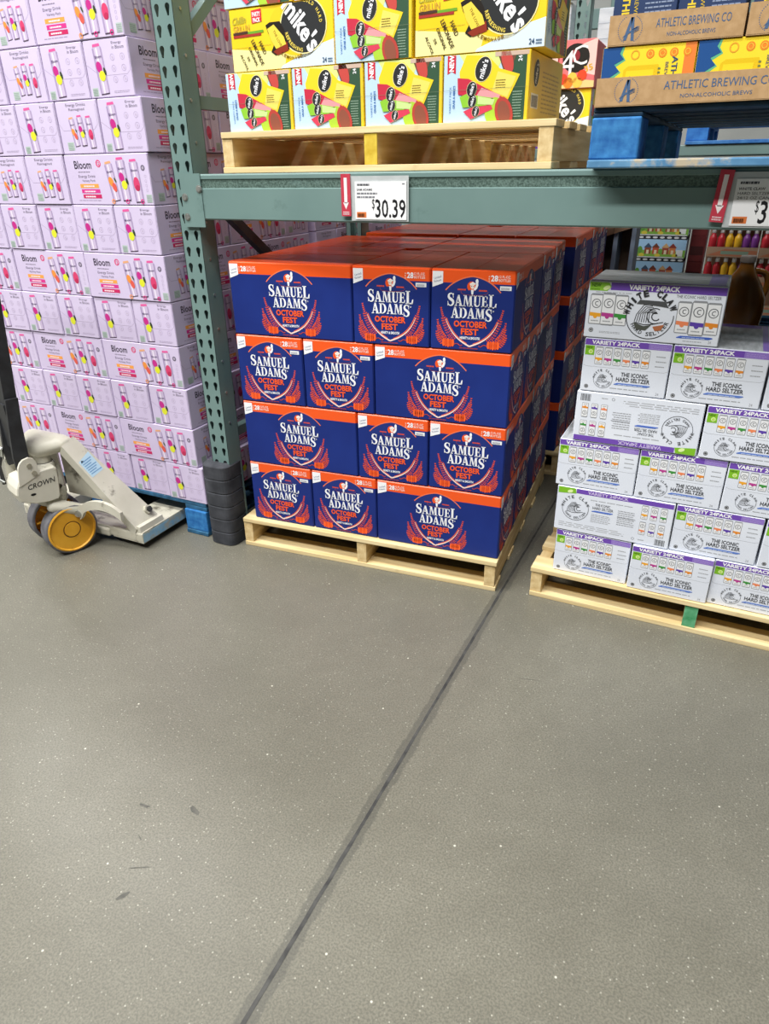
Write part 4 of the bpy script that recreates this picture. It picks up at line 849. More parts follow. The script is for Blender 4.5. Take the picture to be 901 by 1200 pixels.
for i in range(2):
    putd(lemonade, .246 + .3415*i, 1.06, LZ, 0, 'f' + ('r' if i == 1 else ''), ['yellow lemonade case in the middle of the deeper pallet', 'yellow lemonade case on the deeper pallet under the pink drink mix cartons'][i], 'lemonade cases', jit=.001)

# ------------------------------------------------------------------ kraft trays and can packs on the blue pallet
TB = '#4A6488'
def tray_print(w, h, second, big):
    P = Print().sheet(w, h, kraft); U = lambda f: -w/2 + f*w
    cx, cy, r = U(.165), h*.52, h*.44
    for i in range(40):
        t = 2*PI*i/40
        if abs(math.sin(t)) < .93: P.rect(cx + r*math.cos(t) - .0009, cy + r*math.sin(t) - .0009, cx + r*math.cos(t) + .0009, cy + r*math.sin(t) + .0009, TB, 1)
    P.poly([(cx-r*.52, cy-r*.80), (cx-r*.24, cy-r*.80), (cx+r*.20, cy+r*.86), (cx-r*.02, cy+r*.86)], TB, 2); P.poly([(cx-.0, cy+r*.86), (cx+r*.26, cy+r*.86), (cx+r*.40, cy-r*.86), (cx+r*.14, cy-r*.86)], TB, 2)
    P.poly([(cx-r*.62, cy-r*.62), (cx+r*.55, cy+r*.02), (cx+r*.62, cy+r*.2), (cx-r*.30, cy-r*.28)], TB, 3)
    for i in range(3): P.stroke([(cx+r*.2, cy-r*(.05+.12*i)), (cx+r*.75, cy+r*(.16-.12*i))], .0012, TB, 3)
    P.text('ATHLETIC BREWING CO', U(.36), h*.50, U(.90), h*.78, TB, 2, .0); P.text(second, U(.45), h*.20, U(.80), h*.33, TB, 2, .0)
    return P.mesh('printed_front')
def tray(label, x, y, z, w, d, h, second):
    mb = MB(); t = .003
    mb.box(0, 0, 0, w, d, t, kraft)
    for a in ((0, 0, w, t), (0, d-t, w, d), (0, t, t, d-t), (w-t, t, w, d-t)): mb.box(a[0], a[1], t, a[2], a[3], h, kraft)
    o = mb.build('carton_tray', None, (x, y, z)); tag(o, label, 'carton tray', 'kraft can trays')
    link('printed_front', tray_print(w, h, second, True), o, (w/2, -.0003, 0)); return o
def pack_face_yellow(w, h):
    P = Print().sheet(w, h, ym); U = lambda f: -w/2 + f*w; Vv = lambda f: h*(1-f)
    P.poly([(U(0), Vv(0)), (U(.22), Vv(0)), (U(.19), Vv(.12)), (U(.24), Vv(.22)), (U(.14), Vv(.30)), (U(.20), Vv(.42)), (U(.10), Vv(.52)), (U(.14), Vv(.66)), (U(.04), Vv(.8)), (U(0), Vv(.8))], '#1F4E8C', 2)
    P.poly([(U(.14), Vv(0)), (U(.24), Vv(0)), (U(.22), Vv(.14)), (U(.26), Vv(.24)), (U(.16), Vv(.34)), (U(.22), Vv(.44)), (U(.12), Vv(.56)), (U(.15), Vv(.68)), (U(.02), Vv(.92)), (U(.10), Vv(.56))], '#5FB08A', 1)
    P.rect(U(.88), Vv(1), U(1), Vv(0), '#E8803A', 1); P.poly([(U(.25), Vv(.40)), (U(.30), Vv(.34)), (U(.62), Vv(.34)), (U(.64), Vv(.42)), (U(.60), Vv(1)), (U(.22), Vv(1))], '#E0BC1C', 1); P.poly([(U(.28), Vv(.42)), (U(.58), Vv(.42)), (U(.56), Vv(1)), (U(.26), Vv(1))], '#F4D02A', 2)
    P.ring(U(.36), Vv(.16), .008, .0025, '#E8A030', 2, n=14)
    for f in (.52, .65, .77, .91): P.ell(U(f), Vv(.16), .0085, .0085, '#E8862A', 2, 14); P.ring(U(f), Vv(.16), .005, .0012, '#F6C84A', 3, n=10)
    P.text('ATHLETIC', U(.79)-.042, Vv(.60)-.006, U(.79)+.042, Vv(.60)+.006, '#2F4A6E', 3, .02, -PI/2); P.text('BREWING CO', U(.71)-.034, Vv(.62)-.0034, U(.71)+.034, Vv(.62)+.0034, '#2F4A6E', 3, .0, -PI/2)
    P.text('ATHLETIC', U(.34)-.03, Vv(.78)-.003, U(.34)+.03, Vv(.78)+.003, '#2F4A6E', 3, .0, -PI/2); P.text('A', U(.42), Vv(.98), U(.52), Vv(.62), '#26405E', 3, .06, 0, .2)
    P.ell(U(.10), Vv(.78), .010, .016, '#E8803A', 3, 12); P.rect(U(.24), Vv(.95), U(.27), Vv(.60), '#E8803A', 3); P.lines(U(.62), Vv(.9), U(.65), Vv(.36), 8, '#6E7A4A', 3, .5, 3)
    return P.mesh('printed_front')
def pack_face_navy(w, h):
    P = Print().sheet(w, h, nm_); U = lambda f: -w/2 + f*w; Vv = lambda f: h*(1-f)
    P.text('ATHLETIC', U(.20)-.046, Vv(.52)-.008, U(.20)+.046, Vv(.52)+.008, '#E6C93A', 2, .03, -PI/2); P.text('BREWING CO', U(.36)-.038, Vv(.55)-.004, U(.36)+.038, Vv(.55)+.004, '#D8B93A', 2, .0, -PI/2)
    P.lines(U(.50), Vv(.95), U(.95), Vv(.1), 12, '#8A98B4', 2, .35, 3)
    return P.mesh('printed_front')
pk_y = (.194, .130, .111); pk_n = (.130, .194, .111)
ym = nmat('pack_yellow', '#F0CE22', '#F6D838', 6); nm_ = nmat('pack_navy', '#24365C', '#2C4068', 6)
yb, nb_ = carton_mesh('can_pack', *pk_y, [(pk_y[2], ym)], ym, .003), carton_mesh('can_pack', *pk_n, [(pk_n[2], nm_)], nm_, .003)
yf, nf = pack_face_yellow(pk_y[0], pk_y[2]), pack_face_navy(pk_n[0], pk_n[2])
TZ = MPZ + .1245
for i in range(2):
    x = 1.166 + .407*i
    tray(['kraft tray of yellow can packs at the lemonade end of the blue pallet', 'kraft tray of yellow can packs beside the first lower tray'][i], x, -.098, TZ, .402, .272, .056, 'NON-ALCOHOLIC BREWS')
    for j in range(2):
        for k_ in range(2):
            o = link('can_pack', yb, None, (x + .103 + .196*j, -.098 + .070 + .132*k_, TZ + .0032))
            tag(o, f'yellow can pack, {ORD[2*i+j+1]} from the lemonade cases, {["front", "back"][k_]} row of lower trays', 'can pack', 'yellow can packs')
            if k_ == 0: link('printed_front', yf, o, (0, -pk_y[1]/2, 0))
T2 = TZ + .0032 + .1115
for i in range(3):
    x = 1.180 + .275*i
    tray(f'kraft tray of navy can packs in the upper row, {ORD[i+1]} from the lemonade cases', x, -.096, T2, .270, .402, .056, 'NON-ALCOHOLIC BREWS')
    for j in range(2):
        o = link('can_pack', nb_, None, (x + .069 + .132*j, -.096 + .102, T2 + .0032)); tag(o, f'navy can pack with yellow letters, {ORD[2*i+j+1]} from the lemonade cases in the upper trays', 'can pack', 'navy can packs')
        link('printed_front', nf, o, (0, -pk_n[1]/2, 0))
# ------------------------------------------------------------------ pink drink mix cartons on the deeper pallet
def pink_face(w, h):
    P = Print().sheet(w, h, pm); U = lambda f: -w/2 + f*w; Vv = lambda f: h*(1-f)
    P.poly([(U(.62), Vv(.1)), (U(1), Vv(.0)), (U(1), Vv(.75)), (U(.75), Vv(.7))], '#E8C6C2', 1); P.poly([(U(0), Vv(1)), (U(1), Vv(1)), (U(1), Vv(.86)), (U(.4), Vv(.80)), (U(0), Vv(.85))], '#D9C88A', 2)
    P.ell(U(.46), Vv(.38), w*.36, h*.30, '#1C1A1C', 2, 24); P.ell(U(.42), Vv(.33), w*.14, h*.13, '#8A2434', 3, 16)
    P.text('4', U(.05), Vv(.74), U(.42), Vv(.22), WHT, 4, -.005); P.text('C', U(.36), Vv(.52), U(.76), Vv(.12), WHT, 4, -.005); P.text('35', U(.70), Vv(.66), U(.93), Vv(.53), '#D8A82A', 5, .02, .3)
    for f, g_, c in ((.15, .80, '#D8402A'), (.40, .78, '#F0C050'), (.66, .74, '#E0482A'), (.30, .88, '#E8802A'), (.55, .88, '#F0C050')): P.ell(U(f), Vv(g_), w*.13, w*.13, c, 6, 12)
    return P.mesh('printed_front')
pf = pink_face(.135, .152); pm = nmat('pink_print', '#DE6A70', '#E57C80', 6); pbm = carton_mesh('drink_mix_carton', .135, .20, .152, [(.152, pm)], pm, .008)
for i, (x, y, dz) in enumerate(((.862, 1.15, 0), (.722, 1.17, 0), (.582, 1.17, 0))):
    o = link('drink_mix_carton', pbm, None, (x, y, LZ + MH + .0006), (0, 0, .03 - .03*i)); link('printed_front', pf, o, (0, -.1, 0))
    tag(o, ['pink drink mix carton with black round logo at the end of its row', 'pink drink mix carton second in its row, partly behind lemonade cases', 'pink drink mix carton third in its row, behind lemonade cases'][i], 'carton', 'pink drink mix cartons')

# ------------------------------------------------------------------ price signs hung on the beam
def price_sign(label, x, w, h, price, lines_, lean=0.0, cut=None):
    o = tag(empty('price_sign', (x, -.0405, BT-.122)), label, 'price sign')
    b = MB(); clear = nmat('sign_sleeve', '#AEB4B6', '#C0C5C7', 20, rough=0.25, spec=0.5)
    b.box(.030, -.0015, -.004, .044 + w + .006, .0, h+.014, clear); b.build('sleeve', o)
    c = MB(); c.box(.044, -.0035, .0, .044+w, -.002, h, nmat('sign_card', '#E6E7EA', '#EDEEF0', 8)); card = c.build('card', o)
    P = Print().sheet(w, h, nmat('sign_card', '#E6E7EA', '#EDEEF0', 8), .044); P.text(price, .044+w*(.40 if cut is None else cut[0]), h*.05, .044+w*(.985 if cut is None else cut[1]), h*.54, '#1B1B20', 2, .012); P.text('$', .044+w*(.335 if cut is None else .30), h*.25, .044+w*(.39 if cut is None else .345), h*.55, '#1B1B20', 2, .0)
    P.rect(.044+w*.03, h*.05, .044+w*.22, h*.20, '#D9793F', 2); P.lines(.044+w*.05, h*.07, .044+w*.20, h*.18, 1, '#5A2A14', 3, .8, 6)
    for i, t in enumerate(lines_):
        if t: P.text(t, .044+w*.04, h*(.76-.095*i), .044+w*(.04 + .034*len(t)), h*(.82-.095*i), '#4A4C54', 2, .02 if i == 0 else .0)
        else: P.lines(.044+w*.04, h*(.76-.095*i), .044+w*.45, h*(.82-.095*i), 1, '#7A7C84', 2, .8, i)
    P.lines(.044+w*.05, h*.89, .044+w*.31, h*.955, 1, '#4A4C54', 2, .8, 9); P.rect(.044+w*.92, h*.92, .044+w*.97, h*.95, '#7A7C84', 2)
    link('printed_price', P.mesh('printed_price'), card, (0, -.0036, 0))
    t = MB(); t.box(0, -.005, 0, .030, -.001, .110, nmat('red_tag', '#B9384A', '#C44656', 12, rough=.35)); tg = t.build('red_tag', o, (0, 0, .008)); tg.rotation_euler = (0, lean, 0)
    Q = Print(); Q.rect(.010, .034, .020, .100, '#F0E4E6', 1); Q.poly([(.006, .036), (.015, .018), (.024, .036)], '#F0E4E6', 1); Q.lines(.005, .004, .026, .014, 2, '#E6C6CC', 1, .6, 3)
    link('printed_arrow', Q.mesh('printed_arrow'), tg, (0, -.0052, 0)); return o
price_sign('white price card reading $30.39 with a red arrow tag on the beam', .468, .160, .098, '30.39', ['SAM ADAMS', '', ''])
price_sign('price card for the seltzer with red arrow tag, beneath the blue pallet', 1.447, .160, .098, '3', ['WHITE CLAW', 'HARD SELTZER', '24/12 OZ CANS'], lean=.06, cut=(.36, .46))

# ------------------------------------------------------------------ hand pallet truck
J = tag(empty('pallet_truck', (-.71, -.34, 0)), 'cream hand pallet truck with orange wheels, forks under the lavender cases', 'pallet truck')
class JB(MB):
    def build(s, name, parent=None, loc=None):
        s.v = [(p[0]+.71, p[1]+.34, p[2]) for p in s.v]; return MB.build(s, name, parent)
for x0 in (-.535, -1.045):
    f = JB(); prof = [(-.235, .030), (-.235, .070), (-.228, .076), (.86, .076), (.93, .058), (.93, .046), (.86, .034)]
    f.prism(prof, 0, x0, x0+.160, jack_worn)
    fk = f.build('fork', J)
    e = JB(); xe = x0+.160 if x0 > -.8 else x0
    e.box(xe-.0008, -.232, .033, xe+.0008, .80, .070, jack_blue); e.build('scraped_edge', fk)
    r = JB(); r.cyl((x0+.03, .80, .0405), (x0+.13, .80, .0405), .040, dark_steel, n=16); r.build('load_roller', J)
c = JB(); c.box(-1.045, -.236, .032, -.375, -.15, .072, jack_worn, .006); c.build('cross_bar', J)
c = JB(); c.box(-.66, -.245, .028, -.545, -.205, .064, jack_worn, .008); c.build('heel_lug', J)
# sloping legs of the frame
for s in (1, -1):
    X_ = lambda x: -.71 + s*(x + .71)
    T0, T1, B0, B1 = (-.600, -.325, .437), (-.606, -.260, .455), (-.398, -.236, .090), (-.396, -.107, .088)
    l = JB(); th = .022
    top = [T0, T1, B1, B0]; vs = [(X_(p[0]), p[1], p[2]) for p in top] + [(X_(p[0]-.018), p[1], p[2]-.030) for p in top]
    F = [(0, 1, 2, 3), (7, 6, 5, 4), (0, 4, 5, 1), (1, 5, 6, 2), (2, 6, 7, 3), (3, 7, 4, 0)]
    l.add(vs, F if s < 0 else [f[::-1] for f in F], jack_paint); lg = l.build('frame_leg', J)
    wp = JB(); P0 = [(X_(-.615), .428), (X_(-.505), .235), (X_(-.53), .205), (X_(-.70), .205), (X_(-.70), .40)]
    wp.prism(P0, 1, -.262, -.254, jack_worn); wp.build('web_plate', J)
    bt = JB(); q0 = Vector((X_(-.425), -.145, .128)); qn = Vector((.87*s, 0, .49)); bt.cyl(q0, q0+qn*.016, .017, jack_worn, n=14); bt.cyl(q0+qn*.016, q0+qn*.026, .0115, dark_steel, n=6, smooth=False); bt.build('hinge_pin', J)
    hp = JB(); hp.prism([(X_(-.47), .073), (X_(-.38), .073), (X_(-.385), .098), (X_(-.43), .102)], 1, -.232, -.105, jack_paint); hp.build('heel_bracket', J)
    if s > 0:
        # sticker on the leg
        def lp(u, v, off=.0012):   # u along the width (0..1), v down the length (0..1)
            a = Vector(T0).lerp(Vector(B0), v); b = Vector(T1).lerp(Vector(B1), v); p = a.lerp(b, u); nrm = Vector((.36, 0, .205)).normalized(); return p + nrm*off
        st = JB(); q = [(.10, .20), (.10, .375), (.80, .365), (.92, .17)]; st.add([lp(*p) for p in q], [(0, 1, 2, 3)], ink('#B5D3E6', .4))
        for i in range(7):
            v0 = .215 + .021*i; st.add([lp(.18, v0, .0016), lp(.18, v0+.009, .0016), lp(.80-.1*(i % 3), v0+.007, .0016), lp(.80-.1*(i % 3), v0-.002, .0016)], [(0, 1, 2, 3)], ink('#6E9AC4', .4))
        st.add([lp(.24, .20, .0018), lp(.16, .222, .0018), lp(.36, .212, .0018)], [(0, 1, 2)], ink('#2A3440', .4)); st.build('sticker', lg)
# head casting on top of the ram
cap = JB(); bm = bmesh.new()
def ball(cx, cy, cz, rx, ry, rz_, n=14, m=9):
    for i in range(n):
        for j in range(m):
            t = 2*PI*i/n; p = PI*(j/(m-1)); bm.verts.new((cx + rx*math.cos(t)*math.sin(p), cy + ry*math.sin(t)*math.sin(p), cz + rz_*math.cos(p)))
ball(-.695, -.345, .425, .048, .046, .036); ball(-.640, -.300, .436, .030, .040, .034); ball(-.780, -.300, .436, .030, .040, .034); ball(-.612, -.292, .436, .012, .034, .020); ball(-.808, -.292, .436, .012, .034, .020); ball(-.69, -.315, .437, .04, .04, .036)
bmesh.ops.convex_hull(bm, input=list(bm.verts)); bmesh.ops.delete(bm, geom=[v for v in bm.verts if not v.link_faces], context='VERTS'); bm.verts.index_update()
cap.bm(bm, jack_paint, True); cap.build('head_casting', J)
r = JB(); r.lathe([(.030, .345), (.030, .40)], jack_paint, 20, (-.695, -.345, 0)); r.build('ram', J)
r = JB(); r.lathe([(.0, .370), (.036, .370), (.040, .364), (.040, .30), (.036, .29)], jack_paint, 20, (-.695, -.345, 0)); r.lathe([(.033, .372), (.033, .366)], pitch, 20, (-.695, -.345, 0)); r.build('ram_collar', J)
# steered head: local x to the right side plate, y towards the forks, turned about the ram
HA = math.radians(-20); HO = (-.695, -.345)
class HB(MB):
    def build(s, name, parent=None, loc=None):
        s.v = [(HO[0]+.71 + p[0]*math.cos(HA) - p[1]*math.sin(HA), HO[1]+.34 + p[0]*math.sin(HA) + p[1]*math.cos(HA), p[2]) for p in s.v]; return MB.build(s, name, parent)
hs = HB(); hp_ = [(-.121, .345), (-.133, .320), (-.138, .294), (-.130, .266), (-.082, .243), (-.030, .236), (.002, .238), (.010, .247), (.019, .315), (.019, .360), (.012, .367), (-.040, .366)]
def rounded(poly, x0, x1, mat, inset=.008):
    cx_ = sum(p[0] for p in poly)/len(poly); cy_ = sum(p[1] for p in poly)/len(poly)
    def sc(k): return [(cx_ + (p[0]-cx_)*k, cy_ + (p[1]-cy_)*k) for p in poly]
    n = len(poly); rg = [(x0, sc(.80)), (x0+inset*2, sc(.95)), (x0+.05, sc(1)), (x1-inset, sc(1)), (x1-inset*.3, sc(.975)), (x1, sc(.93))]; vs = [(x, p[0], p[1]) for x, ps in rg for p in ps]
    hs.add(vs, [(k*n+i, k*n+(i+1) % n, (k+1)*n+(i+1) % n, (k+1)*n+i) for k in range(5) for i in range(n)] + [list(range(n))[::-1], list(range(5*n, 6*n))], mat)
rounded(hp_, -.055, .075, jack_paint)
pump = hs.build('pump_housing', J)
tx_ = Print(); tx_.text('CROWN', 0, 0, .098, .020, '#2E2E2E', 1, .01, .0, .25)
hx, hy = .0756, -.094
o = link('maker_name', tx_.mesh('maker_name'), pump, (HO[0]+.71 + hx*math.cos(HA) - hy*math.sin(HA), HO[1]+.34 + hx*math.sin(HA) + hy*math.cos(HA), .304))
o.rotation_euler = (Matrix.Rotation(PI/2 + HA, 3, 'Z') @ Matrix.Rotation(-.06, 3, 'Y')).to_euler()
sl = HB(); sl.prism([(-.082 + .010*math.cos(t), .283 + .0045*math.sin(t)) for t in [2*PI*i/12 for i in range(12)]], 0, .0740, .0756, pitch); sl.build('slot', pump)
for xe in (.066, -.070):
    e = HB(); e.prism([(-.122, .325), (-.110, .394), (-.101, .411), (-.088, .421), (-.068, .425), (-.053, .417), (-.046, .403), (-.044, .355)], 0, xe, xe+.012, jack_paint); ear = e.build('pivot_ear', J)
    for (y, z) in ((-.073, .396), (-.062, .365)):
        b = HB(); xo = xe+.012 if xe > 0 else xe; d_ = 1 if xe > 0 else -1
        b.cyl((xo, y, z), (xo+.004*d_, y, z), .0090, nmat('bolt_dirty', '#8A8676', '#A39F8E', 30, rough=.4), n=12); b.build('bolt', ear)
# handle
h = HB()
for (x0, x1) in ((.046, .062), (-.054, -.038)): h.prism([(-.108, .375), (-.112, .43), (-.100, .54), (-.088, .64), (-.046, .64), (-.056, .54), (-.060, .43), (-.060, .375)], 0, x0, x1, jack_black)
h.box(-.038, -.095, .45, .046, -.070, .62, jack_black)
h.build('handle_yoke', J)
b = HB(); vs = []
for (cx_, cy_, z) in ((.004, -.072, .58), (.004, -.030, 1.06)):
    for sx, sy in ((-1, -1), (1, -1), (1, 1), (-1, 1)): vs.append((cx_+sx*.044, cy_+sy*.021, z))
b.add(vs, [(3, 2, 1, 0), (4, 5, 6, 7), (0, 1, 5, 4), (1, 2, 6, 5), (2, 3, 7, 6), (3, 0, 4, 7)], jack_black); b.build('handle_bar', J)
lp_ = HB(); lp_.tube(smooth_line([(.004, -.030, 1.05), (.066, -.026, 1.08), (.100, -.02, 1.15), (.066, -.012, 1.225), (.004, -.01, 1.235), (-.058, -.012, 1.225), (-.092, -.02, 1.15), (-.058, -.026, 1.08), (.004, -.030, 1.05)], 4), .017, jack_black, 12); lp_.build('grip_loop', J)
k_ = HB(); k_.cyl((-.06, -.120, .40), (-.045, -.120, .445), .008, zinc, n=10); k_.tube([(-.062, -.135, .30), (-.064, -.135, .37), (-.055, -.122, .41)], .007, dark_steel, 8); k_.tube([(-.05, -.135, .31), (-.065, -.150, .325), (-.065, -.145, .36)], .005, zinc, 8); k_.build('release_lever', J)
# steering yoke, link and wheels
y_ = JB(); bm = bmesh.new(); ball(-.650, -.375, .205, .024, .033, .026, 10, 7); ball(-.606, -.302, .165, .018, .024, .024, 10, 7); bmesh.ops.convex_hull(bm, input=list(bm.verts)); bmesh.ops.delete(bm, geom=[v for v in bm.verts if not v.link_faces], context='VERTS'); bm.verts.index_update(); y_.bm(bm, jack_paint, True); y_.build('yoke_arm', J)
y_ = HB(); y_.lathe([(.05, .205), (.055, .21), (.055, .25), (.045, .26)], jack_worn, 20); y_.box(-.045, -.04, .20, .045, .04, .235, jack_worn, .01); y_.box(-.022, -.005, .09, .006, .045, .21, jack_worn, .006); y_.build('steering_yoke', J)
lk = JB()
path = smooth_line([(-.592, -.318, .160), (-.560, -.312, .190), (-.505, -.300, .203), (-.450, -.288, .190), (-.418, -.275, .160)], 4); n = len(path)
vs = []
for i, p in enumerate(path):
    hh = .026 if i < 3 else .018
    vs += [(p[0], p[1]-.007, p[2]-hh), (p[0], p[1]-.007, p[2]+hh), (p[0], p[1]+.007, p[2]+hh), (p[0], p[1]+.007, p[2]-hh)]
lk.add(vs, [(4*i+j, 4*i+4+j, 4*i+4+(j+1) % 4, 4*i+(j+1) % 4) for i in range(n-1) for j in range(4)] + [(0, 1, 2, 3), (4*n-1, 4*n-2, 4*n-3, 4*n-4)], jack_paint); lk.build('lift_link', J)
lk = JB(); lk.cyl((-.598, -.318, .160), (-.594, -.330, .160), .014, zinc, n=14); lk.build('link_pin', J)
ax = HB(); ax.cyl((-.11, .02, .1), (.07, .02, .1), .012, dark_steel, n=12); ax.build('axle', J)
for (x0, x1, sg) in ((.024, .080, 1), (-.118, -.062, -1)):
    t = HB(); R_ = .100
    t.lathe([(.086, x0), (.096, x0), (R_, x0+.005), (R_, x1-.005), (.097, x1), (.088, x1)], tyre, 40, (0, .02, R_), 'x'); t.build('wheel_tyre', J)
    hbm = HB(); f1 = x1 if sg > 0 else x0; d = 1 if sg > 0 else -1
    hbm.lathe([(.088, x0), (.088, x1)], hub_yellow, 40, (0, .02, R_), 'x')
    hbm.lathe([(.092, f1), (.086, f1+.003*d), (.082, f1-.003*d), (.034, f1-.003*d), (.033, f1-.007*d), (.030, f1-.007*d), (.029, f1-.001*d), (.0, f1-.001*d)], hub_yellow, 40, (0, .02, R_), 'x', False)
    hbo = hbm.build('wheel_hub', J)
    rg_ = HB(); rg_.lathe([(.0335, f1-.0025*d), (.0300, f1-.0025*d)], ink('#6A4A18', .6), 40, (0, .02, R_), 'x'); rg_.build('hub_groove', hbo)
    ins_ = x0 if sg > 0 else x1
    for i in range(8):
        sp_ = HB(); tt = 2*PI*i/8; cc, ss = math.cos(tt), math.sin(tt); sp_.cyl((ins_+.008*d, .02+.014*cc, R_+.014*ss), (ins_+.008*d, .02+.081*cc, R_+.081*ss), .005, hub_yellow, n=6); sp_.build('spoke', hbo)

# ------------------------------------------------------------------ deeper stock, next rack and the aisle beyond
brown = nmat('dark_carton', '#3F3128', '#4C3B30', 10, rough=.6)
bcm = carton_mesh('brown_carton', .42, .40, .226, [(.226, brown)], brown)
lidt = MB(); lidt.box(-.2, -.025, 0, .2, .025, .0006, nmat('tape', '#8A7458', '#93805F', 10, rough=.3)); lidt = lidt.mesh('tape_strip')
for s_ in range(3):
    for i in range(2):
        o = link('brown_carton', bcm, None, (1.665 + .43*i - (0 if i == 0 else 0), .72, WP + .229*s_)); link('tape_strip', lidt, o, (0, 0, .2262))
        tag(o, f'dark brown carton, {["lowest", "middle", "topmost"][s_]} of the {["stack under the amber jugs", "outer stack behind the seltzer"][i]}', 'carton', 'dark cartons behind the seltzer')
amber = nmat('amber_plastic', '#6E4312', '#8A5A1C', 5, rough=.22, spec=.5, trans=0.25)
for i, (x, y) in enumerate(((1.556, .70), (1.735, .74))):
    j = tag(empty('juice_jug', (x, y, WP + .229*2 + .227), .5), ['amber plastic juice jug standing beside the topmost seltzer case', 'amber plastic juice jug standing next to another amber jug'][i], 'jug', 'amber jugs')
    b = MB(); b.lathe([(0, 0), (.064, 0), (.074, .008), (.076, .03), (.073, .06), (.077, .10), (.074, .14), (.058, .18), (.036, .215), (.024, .235), (.021, .25), (.021, .262)], amber, 22); b.build('jug_body', j)
    b = MB(); b.lathe([(0, .272), (.022, .272), (.024, .268), (.024, .252)], nmat('cap', '#5E5752', '#6C645E', 10), 18); b.build('cap', j)
    b = MB(); b.tube(smooth_line([(.030, 0, .225), (.068, 0, .215), (.082, 0, .180), (.072, 0, .135)], 4), .010, amber, 8); b.build('handle', j)
# next rack: post, beams
r2k = tag(empty('pallet_rack', (.53, 2.60, 0)), 'second grey-green pallet rack standing behind the beer stacks', 'pallet rack')
column(r2k, 0, 0, 3.4, False)
for z0, z1 in ((1.375, 1.428), (2.14, 2.25)):
    for x0, x1 in ((-2.9, -.042), (.042, 2.75)):
        b = MB(); b.box(x0, -.004, z0, x1, .05, z1, steel_green, .004); b.build('beam', r2k)
        b = MB(); b.box(x0, 1.0, z0, x1, 1.05, z1, steel_green, .004); b.build('beam', r2k)
column(r2k, 0, 1.05, 3.4, False, -1)
for z in (.4, 1.6, 2.7):
    b = MB(); b.box(-.016, .07, z, .016, .98, z+.036, steel_green); b.build('horizontal_brace', r2k)
block_pallet('bright blue block pallet on the far rack behind the kraft trays', 1.15, 2.59, 1.429, 1.03, 1.03, .124, True, nmat('bright_blue_wood', '#1F5FB0', '#3A80CC', 20), nmat('bright_blue_board', '#2A62A8', '#4A86C4', 20))
cols = [('gold', '#B8923A', '#C9A54C'), ('white', '#D9DBDF', '#E6E8EB'), ('tan', '#A98A66', '#B89A76')]
for i, (nmx, a, b_) in enumerate(cols):
    m = nmat('far_' + nmx, a, b_, 6); o = link('far_carton', carton_mesh('far_carton', .335, .40, .26, [(.26, m)], m), None, (1.32 + .342*i, 2.81, 1.5535)); tag(o, f'{nmx} carton on the bright blue pallet of the far rack', 'carton', 'cartons on the far rack')
    s = MB(); s.box(-.06, -.2012, .06, .06, -.2, .16, nmat('far_label', '#C9CCD0', '#D6D8DC', 8)); s.build('label', o)
wm = nmat('white_wrap', '#C4CAD4', '#DDE2EA', 9, (1, 1, 4), .22, .5); wmesh = carton_mesh('wrapped_carton', .30, .40, .33, [(.33, wm)], wm)
band = MB()
for q in range(4): band.box(-.151, -.2012, .05+.07*q, .151, -.2, .0535+.07*q, nmat('wrap_crease', '#AEB4C0', '#B8BECA', 8))
band = band.mesh('wrap_crease')
for i, (x, kz, lab) in enumerate(((.760, 0, 'white wrapped carton right of the far rack post, lower of two'), (.760, 1, 'white wrapped carton right of the far rack post, upper of two'), (.310, 0, 'white wrapped carton on the other side of the far rack post, lower of two'), (.310, 1, 'white wrapped carton on the other side of the far rack post, upper of two'))):
    o = link('wrapped_carton', wmesh, None, (x, 2.83, 1.4295 + .3305*kz if x > .5 else 1.5745 + .279*kz)); o.scale.z = 1 if x > .5 else .84; link('wrap_crease', band, o, (0, 0, 0)); tag(o, lab.replace('right of', 'beside'), 'carton', 'white wrapped cartons on the far rack')
def snack_face(w, h):
    P = Print().sheet(w, h, pum); U = lambda f: -w/2 + f*w; Vv = lambda f: h*(1-f)
    P.rect(U(.05), Vv(.25), U(.6), Vv(.08), '#D8C8F0', 1); P.ell(U(.62), Vv(.62), w*.28, h*.26, '#E89A2E', 2, 16); P.ell(U(.75), Vv(.5), w*.16, h*.16, '#F2B84A', 3, 12); P.text('BERRY', U(.06), Vv(.6), U(.42), Vv(.4), '#EDE6F8', 3, .02)
    return P.mesh('printed_front')
pum = nmat('purple_print', '#5A2E96', '#6A3CA8', 6); pucm = carton_mesh('snack_carton', .19, .30, .145, [(.145, pum)], pum); sf = snack_face(.19, .145)
for i in range(5):
    o = link('snack_carton', pucm, None, (.315 - .195*i, 2.80, 1.429)); link('printed_front', sf, o, (0, -.1502, 0)); tag(o, f'purple snack carton on the far rack, {ORD[i+1]} from its post', 'carton', 'purple snack cartons')
# open display carton with dividers between the rear beer stack and the aisle beyond
dc = tag(empty('display_carton', (.84, 2.38, 0)), 'open display carton with grey-blue dividers and hanging tan flaps behind the seltzer', 'display carton')
gb = nmat('grey_blue_card', '#6E7C90', '#8492A4', 8); tn = nmat('tan_flap', '#8E7560', '#A58A72', 8)
for i in range(4):
    b = MB(); b.box(-.16+.095*i, 0, 0, -.135+.095*i, .16, 1.17-.0*i, gb, .003); b.build('divider', dc)
    if i < 3:
        b = MB(); b.prism([(-.160+.095*i, .925+.032*i), (-.068+.095*i, .957+.032*i), (-.068+.095*i, 1.26), (-.160+.095*i, 1.26)], 1, -.010-.004*i, -.006-.004*i, tn); b.build('hanging_flap', dc)
b = MB(); b.box(-.16, .155, 0, .15, .165, 1.26, brown); b.build('back_panel', dc); b = MB(); b.box(-.16, -.006, 1.17, .15, .16, 1.175, tn); b.build('top_panel', dc)
